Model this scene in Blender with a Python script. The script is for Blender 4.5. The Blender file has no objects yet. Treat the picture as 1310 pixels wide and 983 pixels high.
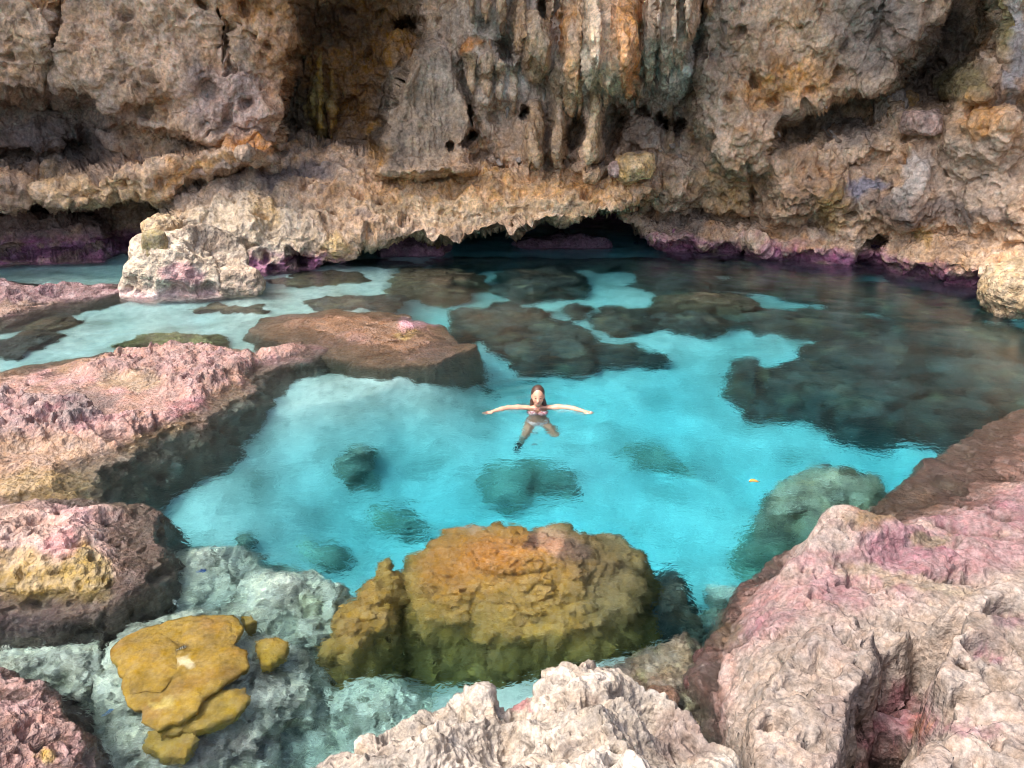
import bpy, math, random
import numpy as np
from mathutils import Vector

sc = bpy.context.scene
COL = sc.collection
# ------------------------------------------------------------------ camera
F, CX, CY = 990.0, 655.0, 491.5          # focal length and centre in pixels of the 1310 x 983 photograph
PITCH, HC = math.radians(19.8), 4.2      # looking down; height of the phone above the water
cam = bpy.data.cameras.new('camera')
cam_o = bpy.data.objects.new('camera', cam)
COL.objects.link(cam_o)
cam.sensor_width = 36
cam.lens = 36 * F / 1310
cam.clip_end = 600
cam_o.location = (0, 0, HC)
cam_o.rotation_euler = (math.pi / 2 - PITCH, 0, 0)
sc.camera = cam_o
# ------------------------------------------------------------------ sky, sun, exposure
SUN_EL, SUN_AZ = math.radians(58), math.radians(242)     # azimuth clockwise from +Y: behind and left of the camera
world = bpy.data.worlds.new('World')
sc.world = world
world.use_nodes = True
_nt = world.node_tree
_bg = _nt.nodes['Background']
_sky = _nt.nodes.new('ShaderNodeTexSky')
_sky.sky_type = 'NISHITA'
_sky.sun_disc = False
_sky.sun_elevation = SUN_EL
_sky.sun_rotation = SUN_AZ
_sky.dust_density = 5.0
_sky.air_density = 0.8
_nt.links.new(_sky.outputs[0], _bg.inputs[0])
_bg.inputs[1].default_value = 0.15
sun = bpy.data.lights.new('sun', 'SUN')
sun.energy = 1.5
sun.angle = math.radians(12)
sun.color = (1.0, 0.955, 0.89)
sun_o = bpy.data.objects.new('sun', sun)
COL.objects.link(sun_o)
_d = Vector((math.sin(SUN_AZ) * math.cos(SUN_EL), math.cos(SUN_AZ) * math.cos(SUN_EL), math.sin(SUN_EL)))
sun_o.rotation_euler = _d.to_track_quat('Z', 'Y').to_euler()
vs = sc.view_settings
vs.view_transform = 'Standard'
vs.look = 'None'
vs.gamma = 1
vs.exposure = 1.4
cy = sc.cycles
cy.use_denoising = True
cy.filter_width = 1.0
cy.sample_clamp_indirect = 16
cy.max_bounces = 8
cy.diffuse_bounces = 3
cy.glossy_bounces = 3
cy.transmission_bounces = 6
cy.volume_bounces = 0
cy.caustics_refractive = True
cy.caustics_reflective = False
cy.blur_glossy = 0.3

# ------------------------------------------------------------------ pixel <-> place
RT = np.array([1.0, 0, 0])
FW = np.array([0, math.cos(PITCH), -math.sin(PITCH)])
UP = np.array([0, math.sin(PITCH), math.cos(PITCH)])
EYE = np.array([0, 0, HC])

def ray(px, py):
    d = FW + RT * (px - CX) / F + UP * (CY - py) / F
    return d / np.linalg.norm(d)

def G(px, py, z=0.0):
    """where the line of sight through a pixel meets the level z; below the water it bends"""
    d = ray(px, py)
    if z >= 0:
        return EYE + d * (z - HC) / d[2]
    p = EYE + d * (-HC) / d[2]
    n = 1.333
    h = math.hypot(d[0], d[1])
    s = h / n
    c = math.sqrt(1 - s * s)
    r = np.array([d[0] / h * s, d[1] / h * s, -c])
    return p + r * (z / r[2])

def Wl(px, py, y):
    d = ray(px, py)
    return EYE + d * (y / d[1])

def proj(P):
    q = P - EYE
    dep = q @ FW
    return CX + F * (q @ RT) / dep, CY - F * (q @ UP) / dep

# ------------------------------------------------------------------ noise
def _hash(x, y, z, s):
    h = x * np.uint32(374761393) + y * np.uint32(668265263) + z * np.uint32(2246822519) + np.uint32((s * 3266489917) & 0xffffffff)
    h = (h ^ (h >> np.uint32(13))) * np.uint32(1274126177)
    h = (h ^ (h >> np.uint32(16))) * np.uint32(2654435761)
    return h ^ (h >> np.uint32(15))

def perlin(p, seed=0):
    p = np.asarray(p, np.float32)
    sh = p.shape[:-1]
    p = p.reshape(-1, 3)
    i0 = np.floor(p)
    f = p - i0
    i = i0.astype(np.int32).astype(np.uint32)
    u = f * f * f * (f * (f * 6 - 15) + 10)
    out = np.zeros(len(p), np.float32)
    for dx in (0, 1):
        wx = u[:, 0] if dx else 1 - u[:, 0]
        for dy in (0, 1):
            wy = wx * (u[:, 1] if dy else 1 - u[:, 1])
            for dz in (0, 1):
                w = wy * (u[:, 2] if dz else 1 - u[:, 2])
                h = _hash(i[:, 0] + np.uint32(dx), i[:, 1] + np.uint32(dy), i[:, 2] + np.uint32(dz), seed)
                g = ((h & np.uint32(1023)).astype(np.float32) / 511.5 - 1) * (f[:, 0] - dx)
                g += (((h >> np.uint32(10)) & np.uint32(1023)).astype(np.float32) / 511.5 - 1) * (f[:, 1] - dy)
                g += (((h >> np.uint32(20)) & np.uint32(1023)).astype(np.float32) / 511.5 - 1) * (f[:, 2] - dz)
                out += w * g
    return (out * 1.3).reshape(sh)

def fbm(p, octs=4, seed=0, gain=0.5, lac=2.03, ridge=False):
    p = np.asarray(p, np.float32)
    out, a = 0, 1.0
    for k in range(octs):
        n = perlin(p, seed + k * 17)
        if ridge:
            n = 1 - 2.6 * np.abs(n)
        out = out + a * n
        a *= gain
        p = p * lac + np.float32(7.31)
    return out

def worley(p, seed=0):
    """distance to the nearest and the second cell point, and the cell's random number"""
    p = np.asarray(p, np.float32)
    sh = p.shape[:-1]
    p = p.reshape(-1, 3)
    i0 = np.floor(p)
    f = p - i0
    i = i0.astype(np.int32).astype(np.uint32)
    f1 = np.full(len(p), 9, np.float32)
    f2 = np.full(len(p), 9, np.float32)
    rid = np.zeros(len(p), np.float32)
    for dx in (-1, 0, 1):
        for dy in (-1, 0, 1):
            for dz in (-1, 0, 1):
                h = _hash(i[:, 0] + np.uint32(dx & 0xffffffff), i[:, 1] + np.uint32(dy & 0xffffffff), i[:, 2] + np.uint32(dz & 0xffffffff), seed)
                qx = dx + (h & np.uint32(1023)).astype(np.float32) / 1023 - f[:, 0]
                qy = dy + ((h >> np.uint32(10)) & np.uint32(1023)).astype(np.float32) / 1023 - f[:, 1]
                qz = dz + ((h >> np.uint32(20)) & np.uint32(1023)).astype(np.float32) / 1023 - f[:, 2]
                d = np.sqrt(qx * qx + qy * qy + qz * qz)
                near = d < f1
                f2 = np.where(near, f1, np.minimum(f2, d))
                rid = np.where(near, (h >> np.uint32(7) & np.uint32(255)).astype(np.float32) / 255, rid)
                f1 = np.where(near, d, f1)
    return f1.reshape(sh), f2.reshape(sh), rid.reshape(sh)

def sst(a, b, x):
    t = np.clip((x - a) / (b - a), 0, 1)
    return t * t * (3 - 2 * t)

def sdpoly(x, y, poly):
    """signed distance to a polygon, positive inside"""
    P = np.asarray(poly, np.float64)
    d2 = np.full(x.shape, 1e18)
    ins = np.zeros(x.shape, bool)
    for k in range(len(P)):
        a, b = P[k], P[(k + 1) % len(P)]
        ex, ey = b - a
        L = ex * ex + ey * ey + 1e-12
        t = np.clip(((x - a[0]) * ex + (y - a[1]) * ey) / L, 0, 1)
        d2 = np.minimum(d2, (x - a[0] - t * ex) ** 2 + (y - a[1] - t * ey) ** 2)
        c = ((a[1] > y) != (b[1] > y)) & (x < (b[0] - a[0]) * (y - a[1]) / (b[1] - a[1] + 1e-12) + a[0])
        ins ^= c
    d = np.sqrt(d2)
    return np.where(ins, d, -d)

def lin(c):
    c = np.asarray(c, float) / 255
    return np.where(c <= 0.04045, c / 12.92, ((c + 0.055) / 1.055) ** 2.4)

def mixc(C, c, w):
    """lay the sRGB colour c over the colour array C with weight w"""
    w = np.clip(w, 0, 1)[..., None]
    return C * (1 - w) + lin(c) * w

# ------------------------------------------------------------------ meshes
def mesh_obj(name, V, Fc, mat=None, color=None, smooth=True, parent=None, origin=None):
    """V (n,3) in world metres; Fc (m,3|4) index array; origin = where the object's own origin stands"""
    V = np.asarray(V, np.float32).reshape(-1, 3)
    if origin is None:
        origin = (0, 0, 0) if parent is None else parent.get('_o', (0, 0, 0))
    V = V - np.asarray(origin, np.float32)
    Fc = np.asarray(Fc, np.int32)
    m, k = Fc.shape
    me = bpy.data.meshes.new(name)
    me.vertices.add(len(V))
    me.vertices.foreach_set('co', V.ravel())
    me.loops.add(m * k)
    me.loops.foreach_set('vertex_index', Fc.ravel())
    me.polygons.add(m)
    me.polygons.foreach_set('loop_start', np.arange(0, m * k, k, dtype=np.int32))
    me.polygons.foreach_set('loop_total', np.full(m, k, np.int32))
    me.polygons.foreach_set('use_smooth', np.full(m, smooth))
    me.update(calc_edges=True)
    if color is not None:
        c = np.asarray(color, np.float32).reshape(len(V), -1)
        if c.shape[1] == 3:
            c = np.concatenate([c, np.zeros((len(c), 1), np.float32)], 1)
        at = me.color_attributes.new('Col', 'FLOAT_COLOR', 'POINT')
        at.data.foreach_set('color', np.ascontiguousarray(c).ravel())
    if mat:
        me.materials.append(mat)
    o = bpy.data.objects.new(name, me)
    COL.objects.link(o)
    if parent is None:
        o.location = origin
        ORG[o.name] = tuple(origin)
    else:
        o.parent = parent
    return o

ORG = {}

def child_mesh(name, V, Fc, mat, parent, color=None, smooth=True):
    return mesh_obj(name, V, Fc, mat, color, smooth, parent, ORG.get(parent.name, (0, 0, 0)) if parent.parent is None else ORG.get(parent.parent.name, (0, 0, 0)))

def tag(o, label=None, cat=None, group=None, kind=None):
    if label:
        o['label'] = label
    if cat:
        o['category'] = cat
    if group:
        o['group'] = group
    if kind:
        o['kind'] = kind
    return o

def empty(name, loc):
    o = bpy.data.objects.new(name, None)
    o.empty_display_size = 0.2
    o.location = loc
    COL.objects.link(o)
    ORG[o.name] = tuple(loc)
    return o

def gridf(h, w, mask=None):
    idx = np.arange(h * w).reshape(h, w)
    q = np.stack([idx[:-1, :-1], idx[:-1, 1:], idx[1:, 1:], idx[1:, :-1]], -1).reshape(-1, 4)
    if mask is not None:
        q = q[mask.ravel()[q].all(1)]
    return q

def gnorm(P):
    a = np.gradient(P, axis=1)
    b = np.gradient(P, axis=0)
    n = np.cross(a, b)
    return n / (np.linalg.norm(n, axis=-1, keepdims=True) + 1e-9)

def blur(Z, k):
    for ax in (0, 1):
        pad = [(0, 0)] * Z.ndim
        pad[ax] = (k + 1, k)
        for _ in range(2):
            c = np.cumsum(np.pad(Z, pad, mode='edge'), axis=ax)
            Z = (np.take(c, np.arange(2 * k + 1, c.shape[ax]), ax) - np.take(c, np.arange(0, c.shape[ax] - 2 * k - 1), ax)) / (2 * k + 1)
    return Z

def compact(V, Fc, *arrs):
    used = np.zeros(len(V), bool)
    used[Fc.ravel()] = True
    new = np.cumsum(used) - 1
    return (V[used], new[Fc]) + tuple(a[used] for a in arrs)

def ico(level):
    import bmesh
    bm = bmesh.new()
    bmesh.ops.create_icosphere(bm, subdivisions=level, radius=1)
    V = np.array([v.co[:] for v in bm.verts])
    Fc = np.array([[v.index for v in f.verts] for f in bm.faces])
    bm.free()
    return V, Fc
_ICO = {}
def icos(level):
    if level not in _ICO:
        _ICO[level] = ico(level)
    V, Fc = _ICO[level]
    return V.copy(), Fc

# ------------------------------------------------------------------ materials
def N(nt, t, **kw):
    n = nt.nodes.new('ShaderNode' + t)
    for k, v in kw.items():
        if k in n.inputs.keys():
            n.inputs[k].default_value = v
        else:
            setattr(n, k, v)
    return n

def rock_mat(name, s=1.0, var=0.55, bump=0.6, pits=0.5, rough=0.92, speck=0.35, gain=1.0, sat=(.6, 1.1), bd=.09):
    """colour from the mesh's own colour layer, broken up by noise at several scales; alpha of the layer = wet"""
    m = bpy.data.materials.new(name)
    m.use_nodes = True
    nt = m.node_tree
    L = nt.links.new
    b = nt.nodes['Principled BSDF']
    tc = N(nt, 'TexCoord')
    at = N(nt, 'VertexColor', layer_name='Col')
    n1 = N(nt, 'TexNoise', Scale=1.7 * s, Detail=9.0, Roughness=0.68)
    n2 = N(nt, 'TexNoise', Scale=13.0 * s, Detail=6.0, Roughness=0.72)
    n3 = N(nt, 'TexNoise', Scale=5.0 * s, Detail=5.0, Roughness=0.6)
    vo = N(nt, 'TexVoronoi', Scale=9.0 * s)
    vo.feature = 'F1'
    vp = N(nt, 'TexVoronoi', Scale=31.0 * s)
    for n in (n1, n2, n3):
        L(tc.outputs['Object'], n.inputs['Vector'])
    warp = N(nt, 'VectorMath', operation='MULTIPLY_ADD')
    L(n3.outputs['Color'], warp.inputs[0])
    warp.inputs[1].default_value = (0.06 / s,) * 3
    L(tc.outputs['Object'], warp.inputs[2])
    L(warp.outputs[0], vo.inputs['Vector'])
    L(warp.outputs[0], vp.inputs['Vector'])
    r1 = N(nt, 'MapRange')
    r1.inputs['From Min'].default_value = 0.3
    r1.inputs['From Max'].default_value = 0.7
    r1.inputs['To Min'].default_value = (1 - var) * gain
    r1.inputs['To Max'].default_value = (1 + var) * gain
    L(n1.outputs['Fac'], r1.inputs['Value'])
    r2 = N(nt, 'MapRange')
    r2.inputs['From Min'].default_value = 0.32
    r2.inputs['From Max'].default_value = 0.68
    r2.inputs['To Min'].default_value = 1 - speck
    r2.inputs['To Max'].default_value = 1 + speck
    L(n2.outputs['Fac'], r2.inputs['Value'])
    mu = N(nt, 'Math', operation='MULTIPLY')
    L(r1.outputs[0], mu.inputs[0])
    L(r2.outputs[0], mu.inputs[1])
    sc_ = N(nt, 'VectorMath', operation='SCALE')
    L(at.outputs['Color'], sc_.inputs[0])
    L(mu.outputs[0], sc_.inputs['Scale'])
    hs = N(nt, 'HueSaturation')
    r3 = N(nt, 'MapRange')
    r3.inputs['From Min'].default_value = 0.3
    r3.inputs['From Max'].default_value = 0.7
    r3.inputs['To Min'].default_value = sat[0]
    r3.inputs['To Max'].default_value = sat[1]
    L(n3.outputs['Fac'], r3.inputs['Value'])
    L(r3.outputs[0], hs.inputs['Saturation'])
    L(sc_.outputs[0], hs.inputs['Color'])
    L(hs.outputs[0], b.inputs['Base Color'])
    # bump: grain, crust and dissolved pits
    nb = N(nt, 'TexNoise', Scale=8.0 * s, Detail=2.5, Roughness=0.55)
    L(tc.outputs['Object'], nb.inputs['Vector'])
    a1 = N(nt, 'Math', operation='MULTIPLY_ADD')
    L(nb.outputs['Fac'], a1.inputs[0])
    a1.inputs[1].default_value = 0.6
    pm = N(nt, 'Math', operation='MULTIPLY')
    L(vo.outputs['Distance'], pm.inputs[0])
    pm.inputs[1].default_value = pits
    L(pm.outputs[0], a1.inputs[2])
    a2 = N(nt, 'Math', operation='MULTIPLY_ADD')
    L(vp.outputs['Distance'], a2.inputs[0])
    a2.inputs[1].default_value = 0.3 * pits
    L(a1.outputs[0], a2.inputs[2])
    bp = N(nt, 'Bump', Strength=bump, Distance=bd / s)
    L(a2.outputs[0], bp.inputs['Height'])
    L(bp.outputs[0], b.inputs['Normal'])
    wr = N(nt, 'MapRange')
    wr.inputs['To Min'].default_value = rough
    wr.inputs['To Max'].default_value = 0.3
    L(at.outputs['Alpha'], wr.inputs['Value'])
    L(wr.outputs[0], b.inputs['Roughness'])
    b.inputs['Specular IOR Level'].default_value = 0.3
    return m

M_WALL = rock_mat('cave_limestone', s=0.9, var=0.5, bump=0.9, pits=0.5, speck=0.4, gain=1.3, sat=(.75, 1.15))
M_FLOW = rock_mat('flowstone', s=0.9, var=0.4, bump=0.5, pits=0.15, speck=0.3, rough=0.75, gain=.85)
M_KARST = rock_mat('bleached_karst', s=2.0, var=0.45, bump=0.5, pits=0.7, speck=0.45, gain=.67, sat=(.55, 1.0), bd=.10)
M_PINK = rock_mat('encrusted_reef_rock', s=2.0, var=0.45, bump=1.0, pits=0.6, speck=0.4, gain=.76, sat=(.6, 1.0))
M_REEF = rock_mat('submerged_reef', s=1.4, var=0.7, bump=1.0, pits=0.7, speck=0.5)
M_CORAL = rock_mat('living_coral', s=3.0, var=0.3, bump=0.6, pits=0.9, speck=0.2, gain=1.0, sat=(.8, 1.05))
M_PLATE = rock_mat('plate_coral', s=2.4, var=0.4, bump=0.6, pits=0.4, speck=0.14, sat=(.8, 1.05))
# ================================================================== the cave wall
DRIPS = [  # top and bottom pixel, half widths, how far it stands off the wall, swelling, colour
    (778, -10, 786, 124, 32, 22, .55, 1.3, (204, 188, 170)), (808, -10, 804, 128, 17, 10, .45, 1.3, (176, 130, 84)), (752, -10, 756, 118, 15, 11, .4, 1.2, (192, 182, 170)),
    (732, 0, 730, 150, 13, 8, .3, 1.2, (178, 154, 128)), (686, 20, 686, 106, 15, 16, .4, 1.25, (164, 146, 124)), (664, 0, 666, 72, 10, 6, .3, 1.2, (158, 138, 118)),
    (838, -60, 830, 106, 15, 9, .5, 1.1, (178, 168, 158)), (858, -60, 850, 100, 16, 10, .65, 1.2, (184, 176, 168)), (876, -60, 868, 92, 14, 9, .6, 1.2, (174, 166, 158)), (889, -60, 882, 62, 11, 8, .6, 1.3, (166, 156, 146)),
    (642, -60, 640, 52, 8, 3, .3, 1, (150, 134, 118)), (622, -60, 622, 40, 9, 3, .3, 1, (150, 130, 112)), (702, -60, 704, 40, 8, 3, .4, 1, (158, 140, 124)), (718, -60, 716, 32, 6, 2, .4, 1, (160, 142, 126)), (605, -60, 604, 36, 7, 2.5, .3, 1, (146, 128, 112)),
    (764, 100, 756, 208, 8, 9, .4, .9, (196, 180, 158)), (776, 105, 772, 152, 5, 2, .35, 1, (202, 190, 176)), (740, 100, 742, 156, 6, 2.5, .3, 1, (176, 150, 120)),
    (714, 80, 714, 210, 9, 11, .25, .85, (152, 142, 130)), (278, 20, 278, 64, 5, 2, .3, 1, (176, 152, 132)), (291, 26, 288, 88, 5, 3, .3, 1, (176, 152, 132)),
    (640, 80, 640, 130, 6, 3, .25, 1.1, (182, 168, 152)), (622, 70, 624, 124, 7, 3, .25, 1.1, (176, 160, 144)), (656, 85, 658, 142, 6, 3, .25, 1, (186, 174, 160)), (604, 70, 606, 120, 6, 3, .25, 1, (172, 154, 136)),
    (902, -30, 905, 28, 7, 5, .4, 1.2, (152, 130, 110)),
    (408, 60, 410, 186, 4, 5, .25, 1, (156, 136, 82)), (424, 80, 426, 184, 3, 4, .2, 1, (140, 118, 70)), (684, 128, 684, 214, 10, 12, .45, 1, (144, 130, 114)), (858, 130, 858, 192, 4, 6, .25, .8, (126, 114, 104)),
    (812, 100, 816, 140, 4, 2, .2, 1, (150, 136, 122))]
def R0(th):
    """ground plan of the wall: distance from the foot of the camera for each bearing (degrees)"""
    d = np.degrees(th)
    return np.interp(d, [-88, -70, -55, -42, -36, -30, -20, -10, 0, 10, 18, 25, 29, 33, 37, 42, 50, 60, 75, 88],
                     [24, 25, 26.5, 28.5, 29, 28, 26.4, 25.6, 25.2, 25.3, 25.6, 25.6, 25.2, 24.4, 23.2, 21.5, 19.5, 18.5, 18, 18])

def wall_shape():
    vis = np.radians(np.linspace(-37.5, 37.5, 1180))
    side = np.radians(np.linspace(38, 86, 70))
    th = np.concatenate([-side[::-1], vis, side])
    z = np.concatenate([np.linspace(-3.2, -0.6, 14)[:-1], np.linspace(-0.6, 8.2, 340), np.linspace(8.4, 10.5, 16)])
    TH, Z = np.meshgrid(th, z)
    r0 = R0(TH)
    nom = r0 - 2.0
    B = np.stack([nom * np.sin(TH), nom * np.cos(TH), Z], -1)
    u, v = proj(B)
    off = np.abs(TH) > math.radians(60)
    u = np.where(off, np.sign(TH) * 3000, u)
    # ragged outlines: everything below is laid out in warped coordinates
    q = np.stack([u / 60, v / 60, np.zeros_like(u)], -1)
    wu = u + 10 * fbm(q, 3, 5) + 1.0 * perlin(q * 9, 61)
    wv = v + 8 * fbm(q + 31, 3, 9) + 1.0 * perlin(q * 9 + 7, 62)

    def poly(p, e=8.0):
        return sst(-e, e, sdpoly(wu, wv, p))

    def ell(cx, cy_, rx, ry, e=0.45, a=0):
        dx, dy = wu - cx, wv - cy_
        c, s = math.cos(math.radians(a)), math.sin(math.radians(a))
        r = np.sqrt(((dx * c + dy * s) / rx) ** 2 + ((-dx * s + dy * c) / ry) ** 2)
        return sst(1 + e, 1 - e, r)

    D = np.full_like(u, 1.3)
    D += 0.55 * fbm(np.stack([u / 170, v / 120, np.zeros_like(u)], -1), 3, 3)
    D += 0.4 * sst(60, -120, v)                                    # leans out towards the roof
    flow = np.zeros_like(u)                                        # where smooth dripstone covers the rock
    # upper left bulk, its niche below, the tongue and the undercut channel
    D += 1.5 * poly([(-500, -300), (375, -300), (366, 60), (362, 182), (312, 196), (270, 178), (228, 166), (190, 168), (150, 152), (120, 122), (60, 116), (0, 118), (-500, 118)], 9)
    D += 0.5 * ell(115, 60, 75, 55, .8) + 0.5 * ell(20, 60, 45, 60, .6) + 0.4 * ell(250, 130, 70, 40, .8)
    D -= 0.7 * ell(72, 55, 8, 60, .7, 12)
    D -= 0.7 * ell(200, 142, 40, 22, .5)
    D -= 0.5 * ell(262, 120, 18, 14, .6)
    D -= 0.9 * ell(278, 45, 6, 22, .5) + 0.8 * ell(290, 60, 5, 26, .5)
    D -= 1.0 * poly([(-500, 122), (0, 122), (110, 128), (140, 165), (132, 215), (60, 232), (0, 222), (-500, 222)], 14)
    D -= 1.4 * ell(106, 194, 22, 20, .5)
    D -= 0.9 * ell(30, 205, 60, 12, .5)
    D += 2.2 * poly([(46, 243), (70, 230), (130, 214), (190, 205), (270, 186), (340, 186), (350, 205), (240, 232), (215, 250), (160, 256), (120, 258), (70, 264)], 7)
    D += 1.5 * poly([(-500, 222), (0, 220), (30, 228), (42, 245), (38, 258), (0, 268), (-500, 270)], 6)
    D += 0.5 * ell(295, 178, 32, 9, .5)
    D -= 2.2 * poly([(-500, 272), (0, 270), (60, 268), (200, 262), (215, 285), (190, 330), (-500, 345)], 8)
    D += 1.5 * poly([(-500, 290), (0, 286), (60, 282), (128, 296), (130, 345), (-500, 345)], 8)
    # the great shelf: slopes out as it comes down, ragged lip, black cave under it
    shelf = [(196, 305), (212, 255), (250, 236), (330, 206), (430, 196), (520, 205), (620, 212), (760, 208), (835, 214), (838, 240), (790, 262),
             (770, 274), (700, 280), (650, 296), (630, 288), (560, 300), (520, 292), (455, 302), (420, 326), (372, 352), (290, 365), (225, 345)]
    sm = poly(shelf, 6)
    rise = sst(190, 300, wv)
    D = D * (1 - sm) + sm * (1.9 + 2.0 * rise + 0.8 * sst(520, 230, wu) * sst(200, 320, wv))
    D += 0.35 * ell(640, 246, 190, 14, .7) + 0.3 * ell(700, 225, 90, 10, .7)
    D -= 1.3 * ell(380, 318, 20, 12, .45)
    caveP = [(452, 306), (520, 297), (560, 305), (640, 292), (660, 302), (700, 284), (770, 276), (800, 288), (830, 312), (860, 345), (860, 420), (390, 420), (385, 352), (425, 328)]
    D -= 7.0 * poly(caveP, 7)
    # niche with ochre walls
    D -= 2.6 * poly([(366, 182), (360, 120), (385, 60), (398, -60), (546, -60), (543, 60), (515, 110), (492, 165), (484, 205), (425, 196)], 7)
    D += 0.5 * ell(408, 140, 7, 50, .6) + 0.4 * ell(425, 150, 4, 40, .6) + 0.5 * ell(515, 70, 22, 40, .7)
    D -= 1.2 * ell(374, 66, 13, 11, .4) + 1.6 * ell(522, 14, 20, 14, .4)
    # flowstone cone
    cone = poly([(548, 62), (575, 62), (590, 110), (600, 150), (604, 218), (482, 220), (488, 175), (505, 140), (520, 95)], 9)
    D += cone * (1.1 + 0.6 * sst(60, 220, wv))
    flow = np.maximum(flow, cone)
    # dripstone curtain block
    fringe = 16 * perlin(np.stack([u / 13, 0 * u, 0 * u], -1), 88) + 9 * perlin(np.stack([u / 5.5, 0 * u, 0 * u], -1), 89)
    wv0 = wv
    wv = wv0 + fringe * sst(-20, 60, wv0)
    cur = poly([(560, -120), (905, -120), (895, 40), (886, 95), (850, 118), (800, 125), (775, 150), (770, 205), (700, 212), (640, 205), (612, 170), (600, 110), (575, 60)], 9)
    cur2 = poly([(590, -120), (905, -120), (896, 40), (880, 78), (835, 92), (800, 108), (770, 112), (735, 128), (700, 92), (660, 84), (620, 96), (600, 70)], 5)
    wv = wv0
    D += cur * (0.7 + 0.4 * sst(160, 20, wv)) + cur2 * .65
    flow = np.maximum(flow, 0.8 * cur)
    D += 0.9 * ell(780, 78, 46, 60, .5) + 0.8 * ell(860, 40, 36, 80, .5, -10) + 0.7 * ell(685, 62, 22, 30, .5) + 0.6 * ell(730, 90, 24, 55, .6)
    D += 0.8 * ell(684, 180, 14, 40, .35) + 0.7 * ell(757, 170, 16, 45, .4) + 0.6 * ell(712, 185, 8, 40, .5)
    D -= 0.8 * ell(640, 150, 22, 22, .6) + 0.6 * ell(655, 40, 12, 45, .6)
    for (a, b_, rx, ry, dd) in [(601, 178, 12, 10, 2.2), (733, 172, 13, 22, 1.9), (784, 162, 17, 30, 2.8), (846, 157, 9, 15, 2.2), (868, 162, 10, 13, 1.6),
                                (674, 146, 7, 9, 1.5), (596, 150, 5, 14, 1.4), (577, 183, 5, 6, 1.0), (820, 150, 8, 10, 1.0), (646, 66, 10, 16, 1.1), (700, 20, 6, 20, 1.0)]:
        D -= min(dd, 1.5) * ell(a, b_, rx, ry, .42)
    D += 0.9 * ell(815, 212, 20, 12, .4) + 0.6 * ell(760, 214, 30, 7, .5)
    masks = []
    dripm = np.zeros_like(u)
    for k, (a0, b0, a1, b1, ra, rb, o_, md, col) in enumerate(DRIPS):
        sel = (np.abs(u - (a0 + a1) / 2) < 1.5 * md * max(ra, rb) + abs(a1 - a0) / 2 + 8) & (v > b0 - 25) & (v < b1 + 18)
        us, vs_ = u[sel], v[sel]
        z0 = 0 * us
        uu = us + 2.5 * perlin(np.stack([us / 26, vs_ / 22, z0 + k], -1), 70) + .8 * perlin(np.stack([us / 7, vs_ / 9, z0 + k], -1), 71)
        vv = vs_ + 5 * perlin(np.stack([us / 8, vs_ / 20, z0 + k], -1), 72)
        t = (vv - b0) / (b1 - b0)
        tc_ = np.clip(t, 0, 1)
        rr = (ra + (rb - ra) * tc_) * (1 + (md - 1) * np.sin(np.pi * tc_ ** .8)) * (1 + .13 * perlin(np.stack([z0 + k * 3.3, vs_ / 20, z0], -1), 73))
        rr = rr * np.sqrt(np.clip(1 - ((tc_ - .72) / .28).clip(0, 1) ** 2.5, .0, 1)) + .01
        q_ = np.abs(uu - (a0 + (a1 - a0) * t)) / rr
        ms = sst(1.0, .8, q_) * sst(1.0, .97, t) * sst(-.05, .1, t)
        mk = np.zeros_like(u)
        mk[sel] = ms
        D[sel] += ms * (o_ * sst(0, .85, t) * 1.15 + rr * .030 * np.sqrt(np.clip(1 - q_ ** 2, 0, 1)))
        flow = np.maximum(flow, mk)
        dripm = np.maximum(dripm, mk)
        masks.append((mk, col))
    # right lobe with its lip, the hollow under it, the slanting cleft
    lobe = poly([(905, -200), (1225, -200), (1204, 10), (1180, 60), (1150, 100), (1130, 116), (1095, 124), (1058, 126), (1020, 142), (1000, 165), (990, 212), (955, 222), (915, 205), (893, 150), (898, 60)], 8)
    D += lobe * (1.4 + 0.6 * sst(220, 60, wv))
    D += 0.5 * ell(1150, 40, 14, 80, .6, 22) + 0.4 * ell(935, 180, 40, 40, .7)
    D -= 1.2 * poly([(1000, 176), (1022, 148), (1062, 132), (1130, 126), (1135, 150), (1110, 172), (1060, 182), (1000, 192)], 7)
    D -= 1.8 * ell(996, 186, 7, 26, .4, 12)
    D -= 2.0 * poly([(1232, -200), (1275, -200), (1272, 55), (1240, 100), (1205, 142), (1160, 140), (1144, 120), (1190, 62), (1212, 12)], 14)
    D += 1.0 * poly([(1270, -200), (1700, -200), (1700, 120), (1285, 120), (1268, 60)], 16)
    D += 0.9 * poly([(1215, 120), (1262, 62), (1280, 100), (1270, 125), (1220, 150)], 8)
    D += 1.2 * ell(1262, 160, 48, 52, .6)
    # right lower mass
    D += 0.9 * poly([(990, 200), (1060, 186), (1120, 150), (1160, 128), (1210, 150), (1700, 140), (1700, 420), (960, 420), (965, 300), (995, 250)], 12)
    D += 0.6 * ell(1030, 240, 45, 40, .7) + 0.5 * ell(1180, 240, 60, 40, .7) + 0.6 * ell(1280, 260, 50, 45, .7) + 0.5 * ell(940, 250, 30, 35, .6) + .4 * ell(1165, 245, 14, 40, .6, 25)
    D += 0.45 * ell(870, 235, 40, 22, .6)
    D -= 0.6 * ell(955, 212, 12, 10, .5) + 0.7 * ell(960, 270, 5, 26, .5) + 0.5 * ell(1110, 205, 40, 8, .6, -20)
    D -= 0.6 * poly([(800, 268), (900, 268), (960, 276), (1060, 285), (1060, 300), (940, 300), (840, 300)], 10)
    D -= 1.6 * ell(1122, 312, 15, 14, .3)
    D += 0.7 * poly([(830, 300), (960, 300), (985, 312), (1090, 318), (1090, 420), (830, 420)], 8)
    D += 1.3 * poly([(1135, 326), (1180, 312), (1320, 320), (1700, 320), (1700, 450), (1135, 450)], 14)
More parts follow.
